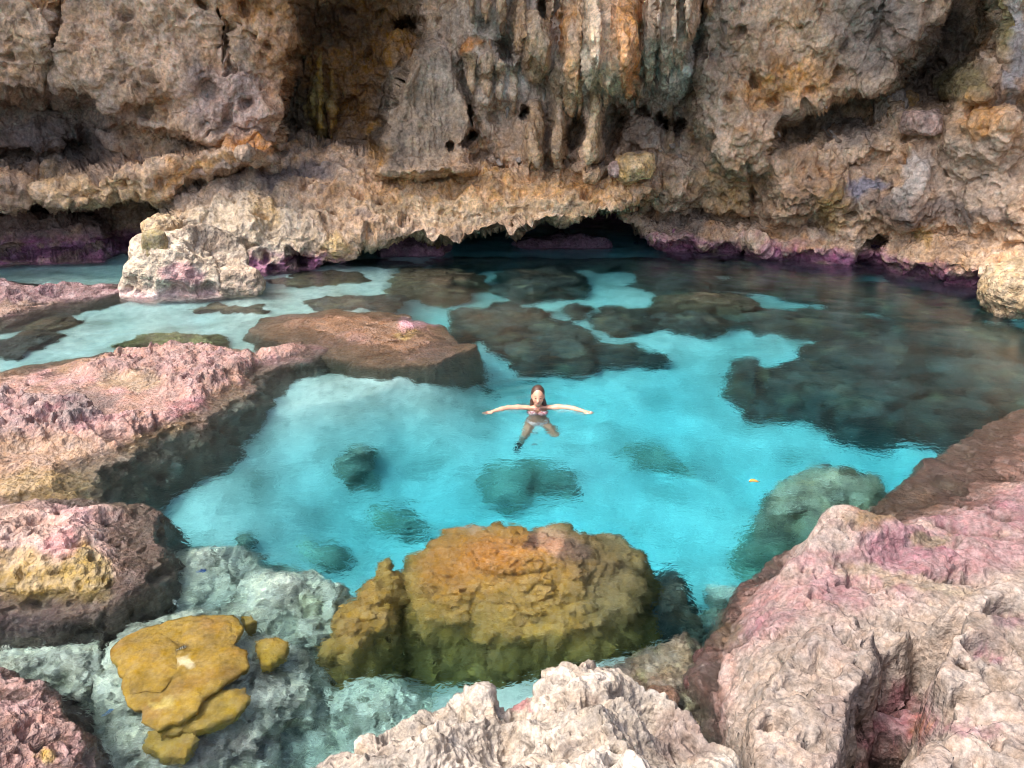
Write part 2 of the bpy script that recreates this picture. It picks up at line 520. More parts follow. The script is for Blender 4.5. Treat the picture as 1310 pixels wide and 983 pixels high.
    D -= 0.8 * sst(0.55, 0.1, Z) * (1 - poly(caveP, 10)) * (wu > 840)      # wave-cut notch
    D = np.where(off, 1.5, D)
    rho = r0 - D
    P = np.stack([rho * np.sin(TH), rho * np.cos(TH), Z], -1)
    # relief, true 3D
    n = gnorm(blur(P, 4))
    n *= np.sign((n * np.stack([-np.sin(TH), -np.cos(TH), 0 * TH], -1)).sum(-1, keepdims=True) + 1e-9)
    fl = np.maximum(flow * sst(-0.4, 0.3, fbm(P * 0.8, 2, 77) + 0.25), dripm)
    big = fbm(P * 0.9, 4, 11)
    rdg = fbm(P * np.float32([1.5, 1.5, 1.1]), 4, 21, ridge=True)
    f1, f2, rid = worley(P * 1.7 + 0.3 * fbm(P * 2, 2, 4)[..., None], 3)
    g1, g2, gid = worley(P * 4.6 + 0.25 * fbm(P * 5, 2, 8)[..., None], 4)
    pit = sst(0.42, 0.12, f1) * (rid > 0.55)
    pit2 = sst(0.45, 0.1, g1) * (gid > 0.45)
    drip = fbm(np.stack([P[..., 0] * 3.2, P[..., 1] * 3.2, P[..., 2] * 0.35], -1), 4, 33)
    vert = sst(250, 60, v) * 0.3 + 0.1
    d = (0.32 * big + 0.10 * rdg - 0.42 * pit - 0.11 * pit2) * (1 - 0.86 * fl)
    d += drip * 0.22 * np.maximum(vert * (1 - dripm), .7 * fl)
    d += 0.05 * fbm(P * 7, 3, 41) * (1 - .6 * fl)
    P = P + n * d[..., None]
    P[..., 2] += (0.12 * perlin(P * 2.2, 51) * (1 - fl) + 0.05 * perlin(P * 6, 52)) * sst(-0.3, 0.6, Z)
    P = P - 0 * n
    # ---------------- colour of the stone, with shade painted into some recesses
    C = np.ones(u.shape + (3,)) * lin((178, 150, 122))
    nz = fbm(P * 0.7, 4, 71)
    C = mixc(C, (146, 114, 86), sst(0.0, 0.6, nz) * .6)
    C = mixc(C, (190, 168, 146), sst(0.0, 0.6, -nz) * .55)
    C = mixc(C, (165, 118, 66), sst(0.25, 0.7, fbm(P * 1.3, 3, 72)) * .55)
    C = mixc(C, (100, 92, 90), sst(0.3, 0.8, fbm(P * np.float32([1.8, 1.8, .5]), 4, 73)) * .5)
    ww = 12 * fbm(np.stack([u / 30, v / 30, u * 0], -1), 3, 81)

    def blob(cx, cy_, rx, ry, c, s=0.8, a=0):
        nonlocal C
        dx, dy = wu + ww - cx, wv + ww * .8 - cy_
        cc, ss_ = math.cos(math.radians(a)), math.sin(math.radians(a))
        r = np.sqrt(((dx * cc + dy * ss_) / rx) ** 2 + ((-dx * ss_ + dy * cc) / ry) ** 2)
        C = mixc(C, c, s * sst(1.25, 0.55, r))
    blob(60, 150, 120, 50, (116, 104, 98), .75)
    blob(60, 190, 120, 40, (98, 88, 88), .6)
    blob(190, 60, 120, 70, (180, 150, 124), .6)
    blob(300, 130, 70, 50, (170, 148, 140), .6)
    blob(320, 15, 60, 22, (160, 112, 62), .7)
    blob(350, 90, 22, 70, (158, 112, 70), .6)
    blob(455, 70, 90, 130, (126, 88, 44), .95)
    blob(430, 20, 60, 40, (84, 62, 42), .8)  # darkness of the niche painted into the stone, here and just below
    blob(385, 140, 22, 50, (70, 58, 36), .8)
    blob(515, 70, 22, 60, (176, 122, 52), .9)
    blob(480, 185, 14, 30, (178, 130, 62), .8)
    blob(410, 140, 10, 50, (150, 132, 74), .8)
    blob(540, 140, 60, 85, (150, 134, 114), .85)
    blob(500, 185, 26, 30, (112, 100, 86), .7)
    blob(730, 60, 180, 110, (176, 164, 152), .6)
    for (a, b_, rx, ry) in [(725, 45, 12, 30), (785, 40, 22, 35), (737, 92, 12, 16), (600, 60, 22, 8), (735, 30, 16, 10), (812, 60, 10, 40)]:
        blob(a, b_, rx, ry, (184, 118, 52), .85)
    for (a, b_, rx, ry) in [(768, 55, 14, 34), (745, 70, 14, 40), (770, 110, 24, 12), (690, 50, 12, 18), (735, 130, 10, 22), (655, 110, 18, 24), (770, 140, 10, 16)]:
        blob(a, b_, rx, ry, (206, 198, 188), .7)
    blob(856, 50, 40, 75, (200, 190, 178), .8)
    blob(840, 160, 60, 40, (124, 112, 104), .6)
    blob(640, 245, 215, 32, (182, 142, 94), .8)
    blob(600, 262, 180, 16, (194, 172, 140), .6)
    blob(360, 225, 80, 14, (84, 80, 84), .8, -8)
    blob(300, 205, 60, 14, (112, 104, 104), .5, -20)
    blob(250, 215, 60, 8, (188, 142, 76), .6, -22)
    blob(310, 180, 34, 8, (178, 118, 52), .8)
    blob(310, 285, 120, 45, (176, 162, 140), .85)
    blob(340, 262, 20, 20, (172, 140, 88), .6)
    blob(425, 300, 20, 14, (186, 158, 104), .7)
    blob(130, 240, 90, 18, (178, 148, 108), .7)
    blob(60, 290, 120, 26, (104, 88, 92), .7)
    blob(1000, 110, 60, 28, (184, 134, 74), .75, -15)
    blob(1120, 45, 60, 70, (112, 106, 102), .7)
    blob(1180, 60, 10, 70, (150, 142, 132), .6, 22)
    blob(1205, 70, 40, 80, (84, 74, 68), .8, 22)  # slanting cleft painted dark, as its shade
    blob(1040, 155, 60, 20, (110, 98, 88), .7)  # shadow of the hollow under the lobe, painted in
    blob(910, 60, 30, 90, (132, 118, 106), .5)
    blob(930, 240, 40, 40, (158, 124, 78), .65)
    blob(880, 290, 60, 20, (112, 102, 94), .7)
    blob(1060, 265, 24, 36, (164, 130, 70), .7)
    blob(1108, 238, 34, 14, (112, 116, 134), .8, -12)
    blob(1170, 225, 16, 40, (178, 174, 170), .7, 25)
    blob(1180, 298, 14, 14, (166, 134, 74), .8)
    blob(1090, 170, 40, 18, (98, 92, 88), .7)  # painted shade again, outer end of that hollow
    blob(1250, 220, 80, 60, (160, 146, 132), .6)
    blob(1250, 150, 28, 26, (176, 130, 76), .75)
    blob(1235, 105, 36, 30, (100, 94, 60), .8, -30)
    blob(1285, 30, 10, 40, (134, 126, 80), .7)
    blob(1300, 60, 12, 90, (150, 152, 158), .7)
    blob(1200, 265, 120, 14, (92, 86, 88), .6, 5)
    for mk, col in masks:
        C = mixc(C, (col[0] + 10, col[1] - 4, col[2] - 22), .7 * mk)
    # purple crust of the tide line
    pn = fbm(P * np.float32([1.4, 1.4, 2]), 4, 91)
    purple = sst(0.62, 0.2, Z + 0.3 * pn) * sst(-0.55, 0.1, pn + .25 * (wu > 780))
    C = mixc(C, (146, 80, 126), purple * .85)
    C = mixc(C, (70, 60, 66), sst(0.35, -0.05, Z + .15 * pn) * .6)
    wet = sst(0.5, 0.0, Z) * .7
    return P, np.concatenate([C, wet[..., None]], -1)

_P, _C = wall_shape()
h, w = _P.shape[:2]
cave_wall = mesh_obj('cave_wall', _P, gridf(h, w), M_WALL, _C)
tag(cave_wall, kind='structure')
WALLP = _P
_u, _v = proj(WALLP)

def wall_at(px, py):
    """the point of the finished wall that shows at a pixel"""
    k = np.argmin((_u - px) ** 2 + (_v - py) ** 2 + np.where(WALLP[..., 1] < 12, 1e9, 0) + 2 * WALLP[..., 1])
    return WALLP.reshape(-1, 3)[k]
# ================================================================== roof of the cave, beyond the frame, shades the back of the pool
ROOF_EDGE = 16.0
def roof():
    th = np.radians(np.linspace(-86, 86, 200))
    t = np.linspace(0, 1, 60)
    TH, T = np.meshgrid(th, t)
    r = R0(TH) + 1.5
    X = r * np.sin(TH)
    Y0 = r * np.cos(TH)
    edge = ROOF_EDGE + 1.2 * fbm(np.stack([X * .2, 0 * X, 0 * X], -1), 3, 2) + np.maximum(-X, 0) * 0.12 - np.maximum(X, 0) * .35
    Ye = np.minimum(edge, Y0 - .3)
    Y = Y0 + (Ye - Y0) * T
    Z = 9.8 + 2.6 * np.sin(np.minimum(T * 1.6, 1.57)) + 0.5 * (T > .98)
    P = np.stack([X, Y, Z], -1)
    P[..., 2] += 0.8 * fbm(P * .35, 4, 8) - 0.5 * sst(.3, .8, fbm(P * 1.1, 3, 14)) 
    top = P[::-1].copy()
    top[..., 2] = 15.5
    P = np.concatenate([P, top], 0)
    C = np.ones(P.shape[:2] + (3,)) * lin((130, 112, 96))
    return P, C
_P, _C = roof()
cave_roof = mesh_obj('cave_roof', _P, gridf(*_P.shape[:2]), M_WALL, _C)
tag(cave_roof, kind='structure')

# ================================================================== sand floor
def floor_z(x, y):
    z = np.full_like(x, -3.15)
    z = z + 1.55 * sst(9.8, 5.0, y) + 1.3 * sst(12.0, 18, y) - .6 * sst(3, 8, x) * sst(12, 16, y) + 1.3 * sst(-1.6, -4.2, x) * sst(7.0, 9.5, y) + .8 * sst(-6, -14, x) + 0.5 * sst(-1.0, -3.5, x) * sst(10, 6, y)
    z = z + 1.25 * sst(-3.2, -6.5, x) * sst(12.2, 14.0, y) + 2.3 * np.exp(-((x + 2.5) ** 2 / 5 + (y - 12.7) ** 2 / 2.6))
    z = np.minimum(z, -.85)
    for (a, b_, r, hh) in ((-.35, 5.2, .7, .65), (.75, 5.5, .6, .6), (1.6, 6.0, .7, .5)):
        z = z + hh * np.exp(-((x - a) ** 2 + (y - b_) ** 2) / r ** 2)
    p = np.stack([x, y, 0 * x], -1)
    z = z + 0.45 * fbm(p * .35, 3, 6) + 0.06 * fbm(p * 1.8, 3, 7)
    return z
def seabed():
    x = np.concatenate([np.linspace(-60, -20, 20)[:-1], np.linspace(-20, 16, 460), np.linspace(16, 60, 20)[1:]])
    y = np.concatenate([np.linspace(-40, 2, 20)[:-1], np.linspace(2, 31, 420), [34, 40]])
    X, Y = np.meshgrid(x, y)
    Z = floor_z(X, Y)
    P = np.stack([X, Y, Z], -1)
    rp = fbm(np.stack([X * 1.5 + Y, Y * 6, 0 * X], -1), 3, 12)
    P[..., 2] += 0.012 * rp
    C = np.ones(X.shape + (3,)) * lin((232, 228, 216))
    return P, C
_P, _C = seabed()
m = bpy.data.materials.new('coral_sand')
m.use_nodes = True
nt = m.node_tree
b = nt.nodes['Principled BSDF']
b.inputs['Roughness'].default_value = .95
tc = N(nt, 'TexCoord')
n1 = N(nt, 'TexNoise', Scale=0.9, Detail=9.0, Roughness=.68)
n2 = N(nt, 'TexNoise', Scale=7.0, Detail=6.0, Roughness=.7)
mr2 = N(nt, 'MapRange')
mr2.inputs['From Min'].default_value = .3
mr2.inputs['From Max'].default_value = .58
mr2.inputs['To Min'].default_value = .35
mr2.inputs['To Max'].default_value = 1.08
nt.links.new(n2.outputs['Fac'], mr2.inputs['Value'])
cr = N(nt, 'ValToRGB')
cr.color_ramp.elements[0].position = .34
cr.color_ramp.elements[0].color = (.40, .40, .35, 1)
cr.color_ramp.elements[1].position = .56
cr.color_ramp.elements[1].color = (.80, .78, .72, 1)
ml = N(nt, 'MixRGB', blend_type='MULTIPLY')  # sand mottling, its contrast also standing in for caustic light
ml.inputs[0].default_value = .6
for n in (n1, n2):
    nt.links.new(tc.outputs['Object'], n.inputs['Vector'])
nt.links.new(n1.outputs['Fac'], cr.inputs[0])
nt.links.new(cr.outputs[0], ml.inputs[1])
nt.links.new(mr2.outputs[0], ml.inputs[2])
nt.links.new(ml.outputs[0], b.inputs['Base Color'])
bp = N(nt, 'Bump', Strength=.4, Distance=.05)
nt.links.new(n2.outputs['Fac'], bp.inputs['Height'])
nt.links.new(bp.outputs[0], b.inputs['Normal'])
M_SAND = m
tag(mesh_obj('seabed', _P, gridf(*_P.shape[:2]), M_SAND, _C), kind='structure')

# ================================================================== water: one closed body, rippled skin, tinted by depth
SWX, SWY = G(688, 522.5, 0)[:2]
def water():
    xs = np.concatenate([np.linspace(-60, -19, 12)[:-1], np.linspace(-19, 16, 620), np.linspace(16, 60, 12)[1:]])
    ys = np.concatenate([np.linspace(-38, 2.5, 12)[:-1], np.geomspace(2.5, 30, 620), [33, 38]])
    X, Y = np.meshgrid(xs, ys)
    p = np.stack([X, Y, 0 * X], -1)
    a = 1.7 * (0.35 + 0.65 * sst(-.3, .5, fbm(p * .25, 2, 3)))
    fine = sst(20, 8, Y)
    Z = a * (0.0042 * perlin(p * np.float32([3.0, 3.6, 1]), 1) + 0.0026 * perlin(p * np.float32([6.2, 7.7, 1]), 2) + .0011 * fine * perlin(p * np.float32([13, 16, 1]), 9))
    Z += 0.007 * perlin(p * np.float32([.7, 1.1, 1]), 4) 
    far = sst(9, 20, Y) * sst(0, 7, X)
    Z += far * 0.012 * perlin(np.stack([X * 1.3 + .5 * Y, Y * 3.4 + X, 0 * X], -1), 5)
    rs = np.hypot(X - SWX, Y - SWY)
    Z += .009 * np.sin(rs * 17) * np.exp(-rs / .9) * sst(.15, .4, rs)
    inside = (X > -19) & (X < 16) & (Y > 2.4) & (Y < 30.5)
    Z *= inside
    hh, ww_ = X.shape
    V = np.stack([X, Y, Z], -1).reshape(-1, 3)
    Q = gridf(hh, ww_)
    bot = V.copy()
    per = np.concatenate([np.arange(ww_), np.arange(1, hh) * ww_ + ww_ - 1, (hh - 1) * ww_ + np.arange(ww_ - 2, -1, -1), np.arange(hh - 2, 0, -1) * ww_])
    k = len(V)
    low = V[per].copy()
    low[:, 2] = -4.5
    V2 = np.concatenate([V, low, [[0, 0, -4.5]]])
    nP = len(per)
    i = np.arange(nP)
    j = (i + 1) % nP
    side = np.stack([per[i], k + i, k + j, per[j]], -1)
    base = np.stack([k + i, np.full(nP, k + nP), np.full(nP, k + nP), k + j], -1)
    return V2, Q, side, base[:, [0, 1, 3]]
V2, Q, side, base = water()
me = bpy.data.meshes.new('water')
me.from_pydata(V2.tolist(), [], Q.tolist() + side.tolist() + base.tolist())
me.polygons.foreach_set('use_smooth', [True] * len(Q) + [False] * (len(side) + len(base)))
m = bpy.data.materials.new('sea_water')
m.use_nodes = True
nt = m.node_tree
nt.nodes.clear()
out = N(nt, 'OutputMaterial')
gl = N(nt, 'BsdfGlass', IOR=1.333, Roughness=0.0)
tc = N(nt, 'TexCoord')
mp = N(nt, 'Mapping')
mp.inputs['Scale'].default_value = (1, 1.25, 1)
nz = N(nt, 'TexNoise', Scale=11.0, Detail=3.0, Roughness=.55, Distortion=.8)
nt.links.new(tc.outputs['Object'], mp.inputs[0])
nt.links.new(mp.outputs[0], nz.inputs['Vector'])
bp = N(nt, 'Bump', Strength=.4, Distance=.014)
nt.links.new(nz.outputs['Fac'], bp.inputs['Height'])
nt.links.new(bp.outputs[0], gl.inputs['Normal'])
ab = N(nt, 'VolumeAbsorption', Density=.41)
ab.inputs['Color'].default_value = (.22, .875, .96, 1)
nt.links.new(gl.outputs[0], out.inputs['Surface'])
nt.links.new(ab.outputs[0], out.inputs['Volume'])
me.materials.append(m)
wat = bpy.data.objects.new('water', me)
COL.objects.link(wat)
tag(wat, kind='structure')
# ================================================================== rocks that rise from the floor or the rim
def proj_w(P):
    """pixel at which a point shows, through the water if it lies below it"""
    Q = P.copy()
    z = np.minimum(P[..., 2], 0)
    rxy = np.hypot(P[..., 0], P[..., 1]) + 1e-6
    s = rxy.copy()
    for _ in range(5):
        a = np.arctan2(s, HC)
        b_ = np.arcsin(np.sin(a) / 1.333)
        s = rxy + z * np.tan(b_)
    k = np.where(z < 0, s / rxy, 1)
    Q[..., 0] *= k
    Q[..., 1] *= k
    Q[..., 2] = np.maximum(P[..., 2], 0)
    return proj(Q)

def PG(pts, z):
    return [tuple(G(a, b_, z)[:2]) for a, b_ in pts]

class Paint:
    def __init__(s, P, base, wob=14, seed=0, sc_=24):
        s.P = P
        s.u, s.v = proj_w(P)
        n = 3
        q = np.stack([s.u / sc_, s.v / sc_, 0 * s.u], -1)
        s.wu = s.u + wob * fbm(q, n, seed + 1)
        s.wv = s.v + wob * .8 * fbm(q + 9, n, seed + 2)
        s.C = np.ones(P.shape[:-1] + (3,)) * lin(base)
        s.wet = np.zeros(P.shape[:-1])
    def mix(s, c, w):
        s.C = mixc(s.C, c, w)
    def noise(s, c, freq, lo, hi, k=1.0, seed=0, octs=4):
        s.C = mixc(s.C, c, k * sst(lo, hi, fbm(s.P * np.float32(freq), octs, seed)))
    def blob(s, cx, cy_, rx, ry, c, k=.85, a=0):
        dx, dy = s.wu - cx, s.wv - cy_
        cc, ss_ = math.cos(math.radians(a)), math.sin(math.radians(a))
        r = np.sqrt(((dx * cc + dy * ss_) / rx) ** 2 + ((-dx * ss_ + dy * cc) / ry) ** 2)
        s.C = mixc(s.C, c, k * sst(1.3, 0.6, r))
    def poly(s, pts, c, k=.85, e=10):
        s.C = mixc(s.C, c, k * sst(-e, e, sdpoly(s.wu, s.wv, pts)))
    def out(s):
        return np.concatenate([s.C, s.wet[..., None]], -1)

def rocky(P, amp=1.0, seed=0, f=1.0, pit=1.0, ridge=1.0):
    """dissolved limestone: sharp rims round bowls of several sizes, crests, coarse grain"""
    q = P * np.float32(f)
    wq = q + 0.16 * np.stack([fbm(q * 3, 3, seed + 1), fbm(q * 3 + 5, 3, seed + 2), fbm(q * 3 + 9, 3, seed + 3)], -1)
    a1, a2, ar = worley(wq * 2.1, seed + 3)
    b1, b2, br = worley(wq * 5.2, seed + 4)
    c1, c2, c_r = worley(wq * 13, seed + 5)
    e1, e2, er = worley(wq * 27, seed + 8)
    d = 0.07 * ridge * fbm(q * 1.5, 5, seed + 6, gain=.58)
    d = d - pit * (0.24 * sst(.46, .14, a1) * sst(.5, .58, ar) + 0.12 * sst(.46, .16, b1) * sst(.4, .48, br) + 0.034 * sst(.5, .15, c1) * sst(.2, .4, c_r) + .010 * sst(.5, .15, e1))
    d = d + 0.018 * fbm(q * 11, 3, seed + 7, gain=.6)
    return amp * d

def shelf(name, mat, outline, zref, top, paint, wd, depth, kt=500, kr=330, warp=.12, seed=0, label=None, cat='rock', amp=1.0, f=1.0, pit=1.0, ridge=1.0, fall=.75, group=None, rmin=1.2, post=None, ampf=None):
    """a rock as a surface over its outline: top(x, y, sd) inside, flank falling `depth` over `wd` metres outside"""
    poly_ = PG(outline, zref)
    A = np.array(poly_)
    th = np.arctan2(A[:, 0], A[:, 1])
    rr = np.hypot(A[:, 0], A[:, 1])
    r0, r1 = max(rmin, rr.min() - wd * 1.3), rr.max() + wd * 1.3
    t0, t1 = th.min() - wd * 1.3 / rr.mean(), th.max() + wd * 1.3 / rr.mean()
    t0, t1 = max(t0, -1.1), min(t1, 1.1)
    TH, R = np.meshgrid(np.linspace(t0, t1, max(40, int((t1 - t0) * kt))), np.geomspace(r0, r1, max(40, int(math.log(r1 / r0) * kr))))
    X, Y = R * np.sin(TH), R * np.cos(TH)
    p = np.stack([X, Y, 0 * X], -1)
    wx = X + warp * fbm(p * 1.6, 4, seed + 50)
    wy = Y + warp * fbm(p * 1.6 + 4, 4, seed + 51)
    sd = sdpoly(wx, wy, poly_)
    zt = top(wx, wy, np.maximum(sd, 0))
    Z = zt - depth * sst(0, 1, np.clip(-sd / wd, 0, 1)) ** fall
    keep = sd > -wd * 1.05
    P = np.stack([X, Y, Z], -1)
    n = gnorm(np.stack([X, Y, blur(Z, 7)], -1))
    n *= np.sign(n[..., 2:3] + 1e-9)
    n[..., 2] += .45
    n /= np.linalg.norm(n, axis=-1, keepdims=True)
    P = P + n * (rocky(P, amp, seed, f, pit, ridge) * (1 if ampf is None else ampf(wx, wy, sd)))[..., None]
    P[..., :2] += (0.05 * amp * np.stack([perlin(P * 3.1 * f, seed + 60), perlin(P * 3.1 * f + 8, seed + 61)], -1))
    if post is not None:
        P = post(P, sd)
    C = paint(P, sd)
    V, Fc, Cc = compact(P.reshape(-1, 3), gridf(*X.shape, mask=keep), C.reshape(-1, 4))
    c = A.mean(0)
    o = mesh_obj(name, V, Fc, mat, Cc, origin=(c[0], c[1], 0))
    if label:
        tag(o, label, cat, group)
    return o

def inpoly(x, y, pts, z, e=.08):
    return sst(-e, e, sdpoly(x, y, PG(pts, z)))

# ---- left pink shelf
def crest(x, y, sd):
    """how rough the shelf is: jagged crests, worn flats"""
    return .28 + .55 * np.maximum.reduce([inpoly(x, y, [(95, 462), (150, 446), (250, 436), (318, 448), (325, 468), (300, 478), (250, 494), (212, 498), (205, 478), (110, 470)], .12, .1),
        inpoly(x, y, [(-200, 505), (40, 502), (100, 505), (132, 532), (60, 555), (-200, 590)], .15, .12), inpoly(x, y, [(100, 545), (150, 528), (200, 524), (258, 528), (225, 548), (130, 562), (60, 565)], .1, .1)]) + .9 * sst(0, -.15, sd)
def top_left(x, y, sd):
    z = 0.035 + 0.04 * fbm(np.stack([x, y, 0 * x], -1) * 1.2, 3, 5) - .24 * sst(.55, 0, sd)
    jag = 0.6 + .55 * fbm(np.stack([x, y, 0 * x], -1) * 2.6, 4, 15, ridge=True)
    z = z + .14 * jag * inpoly(x, y, [(95, 462), (150, 446), (250, 436), (318, 448), (325, 468), (300, 478), (250, 494), (212, 498), (205, 478), (110, 470)], .15, .12)
    z = z + .20 * jag * inpoly(x, y, [(-200, 505), (40, 502), (100, 505), (132, 532), (60, 555), (-200, 590)], .2, .14)
    z = z + .11 * jag * inpoly(x, y, [(100, 545), (150, 528), (200, 524), (258, 528), (225, 548), (130, 562), (60, 565)], .12, .12)
    z = z + .13 * inpoly(x, y, [(325, 442), (385, 432), (405, 442), (390, 452), (330, 456)], .05, .12)
    return z
def paint_left(P, sd):
    c = Paint(P, (176, 132, 116), seed=3)
    Z = P[..., 2]
    c.noise((150, 112, 84), 1.3, -.1, .5, .7, 1)
    c.noise((196, 140, 140), 2.0, .0, .5, .6, 2)
    c.poly([(-200, 480), (0, 462), (150, 440), (200, 436), (120, 458), (0, 485)], (158, 124, 76), .7)
    c.blob(170, 485, 40, 14, (168, 146, 104), .6)
    hi = sst(.12, .3, Z + .08 * fbm(P * 3, 3, 8))
    c.mix((164, 126, 122), hi * .9)
    c.mix((172, 152, 144), sst(.18, .4, Z + .1 * fbm(P * 5, 3, 9)) * .7)
    c.mix((160, 92, 104), sst(.2, .6, fbm(P * 2.2, 4, 10)) * hi * .8)
    c.blob(110, 515, 40, 16, (120, 106, 104), .6)
    c.blob(240, 520, 30, 12, (168, 92, 110), .5)
    c.blob(60, 590, 140, 40, (170, 136, 100), .75)
    c.blob(60, 625, 90, 24, (160, 130, 66), .8)
    c.blob(200, 560, 50, 12, (156, 118, 50), .7, -20)
    c.blob(290, 510, 36, 18, (150, 108, 66), .7, -25)
    c.mix((138, 126, 108), sst(-.08, -.45, Z) * .85)
    c.C = np.where((Z < -.3)[..., None], mixc(c.C, (92, 82, 68), sst(-.2, .4, fbm(P * 2.5, 4, 31)) * .8), c.C)
    c.C = np.where((Z < -.3)[..., None], mixc(c.C, (176, 170, 150), sst(.2, .6, fbm(P * 1.7, 4, 33)) * .8), c.C)
    c.wet = sst(.15, .02, Z) * .7
    return c.out()
shelf('reef_shelf', M_PINK, [(-330, 500), (-100, 482), (0, 470), (60, 460), (140, 446), (250, 437), (320, 447), (380, 434), (408, 442), (404, 452), (350, 464), (318, 488), (285, 512), (240, 540), (165, 570), (120, 588), (112, 612), (128, 640), (60, 645), (0, 648), (-330, 665)],
      0.02, top_left, paint_left, .8, 2.8, kt=560, kr=420, seed=11, fall=1.1, ampf=crest, warp=.24,
      label='broad low pink and brown rock shelf with jagged pink crests, beside the turquoise pool')

# ---- flat brown reef at water level
def paint_brown(P, sd):
    c = Paint(P, (140, 102, 72), seed=5)
    c.noise((128, 88, 54), 1.6, -.1, .5, .8, 3)
    c.noise((152, 112, 98), 1.1, .05, .5, .7, 4)
    c.blob(540, 413, 30, 8, (214, 150, 164), .9)
    c.blob(450, 400, 60, 12, (152, 104, 60), .6)
    c.blob(520, 428, 14, 5, (170, 140, 60), .7)
    c.mix((110, 100, 84), sst(-.1, -.5, P[..., 2]) * .8)
    c.wet = sst(.2, .02, P[..., 2])
    return c.out()
shelf('reef_flat', M_PINK, [(318, 418), (345, 402), (430, 392), (500, 395), (560, 412), (598, 438), (560, 460), (490, 466), (430, 452), (380, 436), (335, 430)],
      0.0, lambda x, y, sd: -.24 + .27 * sst(0, .9, sd) + .10 * inpoly(x, y, [(500, 415), (545, 408), (560, 416), (520, 422)], .03, .12) + .04 * fbm(np.stack([x, y, 0 * x], -1) * 1.5, 3, 8), paint_brown, .55, 2.8, kt=600, kr=450, seed=21, amp=.26, pit=.7, warp=.22,
      label='flat brown reef awash at water level with one small pink crest')

# ---- left rounded rock with yellow algae
def paint_yel(P, sd):
    c = Paint(P, (176, 140, 126), seed=7)
    Z = P[..., 2]
    c.noise((150, 116, 90), 2.2, 0, .5, .7, 5)
    c.blob(85, 660, 34, 16, (186, 136, 132), .9)
    c.blob(80, 690, 24, 20, (196, 128, 124), .8)
    c.blob(40, 670, 50, 20, (190, 150, 128), .7)
    c.mix((112, 96, 82), sst(0.0, -.25, Z) * .9)
    c.mix((84, 66, 52), sst(.10, .0, Z + .05 * fbm(P * 4, 3, 97)) * sst(-.2, -.05, Z) * .6)
    c.blob(110, 735, 34, 40, (150, 124, 44), .9, -40)
    c.blob(40, 745, 70, 26, (150, 122, 46), .9)
    c.blob(20, 715, 50, 14, (178, 150, 84), .6)
    c.blob(20, 800, 80, 16, (110, 84, 86), .7)
    c.blob(165, 650, 26, 12, (118, 96, 76), .7)
    c.wet = sst(.12, -.02, Z) * .8
    return c.out()
shelf('algae_rock', M_PINK, [(-330, 690), (0, 645), (70, 636), (130, 642), (188, 645), (204, 656), (192, 672), (204, 700), (190, 745), (130, 775), (60, 782), (0, 785), (-330, 830)],
      -0.1, lambda x, y, sd: -.1 + .34 * sst(0, .75, sd) + .10 * fbm(np.stack([x, y, 0 * x], -1) * 1.4, 3, 4), paint_yel, .4, 1.6, kt=520, kr=420, seed=31, amp=.7, fall=1.1,
      label='rounded rock with pink crown and band of mustard algae, beside the pale submerged boulders')

# ---- corner rock
def paint_corner(P, sd):
    c = Paint(P, (158, 118, 106), seed=9)
    c.noise((126, 92, 78), 2.2, -.1, .5, .8, 5)
    c.noise((186, 140, 136), 3.0, .1, .5, .6, 6)
    c.blob(60, 965, 12, 10, (186, 150, 50), .7)
    c.mix((120, 96, 86), sst(0.0, -.25, P[..., 2]) * .8)
    c.wet = sst(.1, -.02, P[..., 2]) * .8
    return c.out()
shelf('corner_rock', M_PINK, [(-260, 870), (0, 852), (40, 864), (72, 892), (88, 930), (98, 975), (104, 1040), (90, 1200), (-260, 1200)],
      0.05, lambda x, y, sd: -.02 + .42 * sst(0, .9, sd), paint_corner, .5, 1.3, kt=420, kr=320, seed=41,
      label='brownish pink rock rising from shallow water next to the mustard plate coral')

# ---- bleached foreground karst
def top_front(x, y, sd):
    p = np.stack([x, y, 0 * x], -1)
    z = 1.02 + .62 * sst(0, 1.9, sd) + .15 * fbm(p * 1.2, 3, 44, ridge=True, gain=.45) * sst(0, .3, sd) - .08
    for (a, b_, r, hh) in [(738, 862, .20, .14), (625, 893, .15, .09), (700, 885, .15, .05), (470, 965, .2, .05), (795, 885, .14, .08)]:
        g = G(a, b_, 1.0)
        z = z + hh * np.exp(-((x - g[0]) ** 2 + (y - g[1]) ** 2) / r ** 2)
    for (a, b_, r, hh) in [(560, 955, .10, .14), (760, 930, .12, .16), (650, 965, .12, .14), (820, 975, .12, .14), (480, 975, .1, .1), (655, 910, .11, .16), (830, 905, .14, .30), (795, 905, .08, .14), (612, 935, .13, .12), (520, 945, .12, .10), (700, 940, .10, .10), (860, 960, .2, .25)]:
        g = G(a, b_, .95)
        z = z - hh * np.exp(-((x - g[0]) ** 2 + (y - g[1]) ** 2) / r ** 2)
    return z
def paint_front(P, sd):
    c = Paint(P, (184, 168, 148), seed=12)
    c.noise((164, 144, 122), 2.0, .0, .5, .8, 5)
    c.noise((204, 190, 172), 3.2, .1, .5, .8, 6)
    c.noise((120, 98, 84), 4.5, .30, .6, .55, 16)
    c.blob(665, 903, 12, 10, (160, 72, 76), .8)
    c.blob(880, 940, 50, 40, (134, 108, 98), .7)  # brown shading of the right-hand slope, painted in
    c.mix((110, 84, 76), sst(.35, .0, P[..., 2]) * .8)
    return c.out()
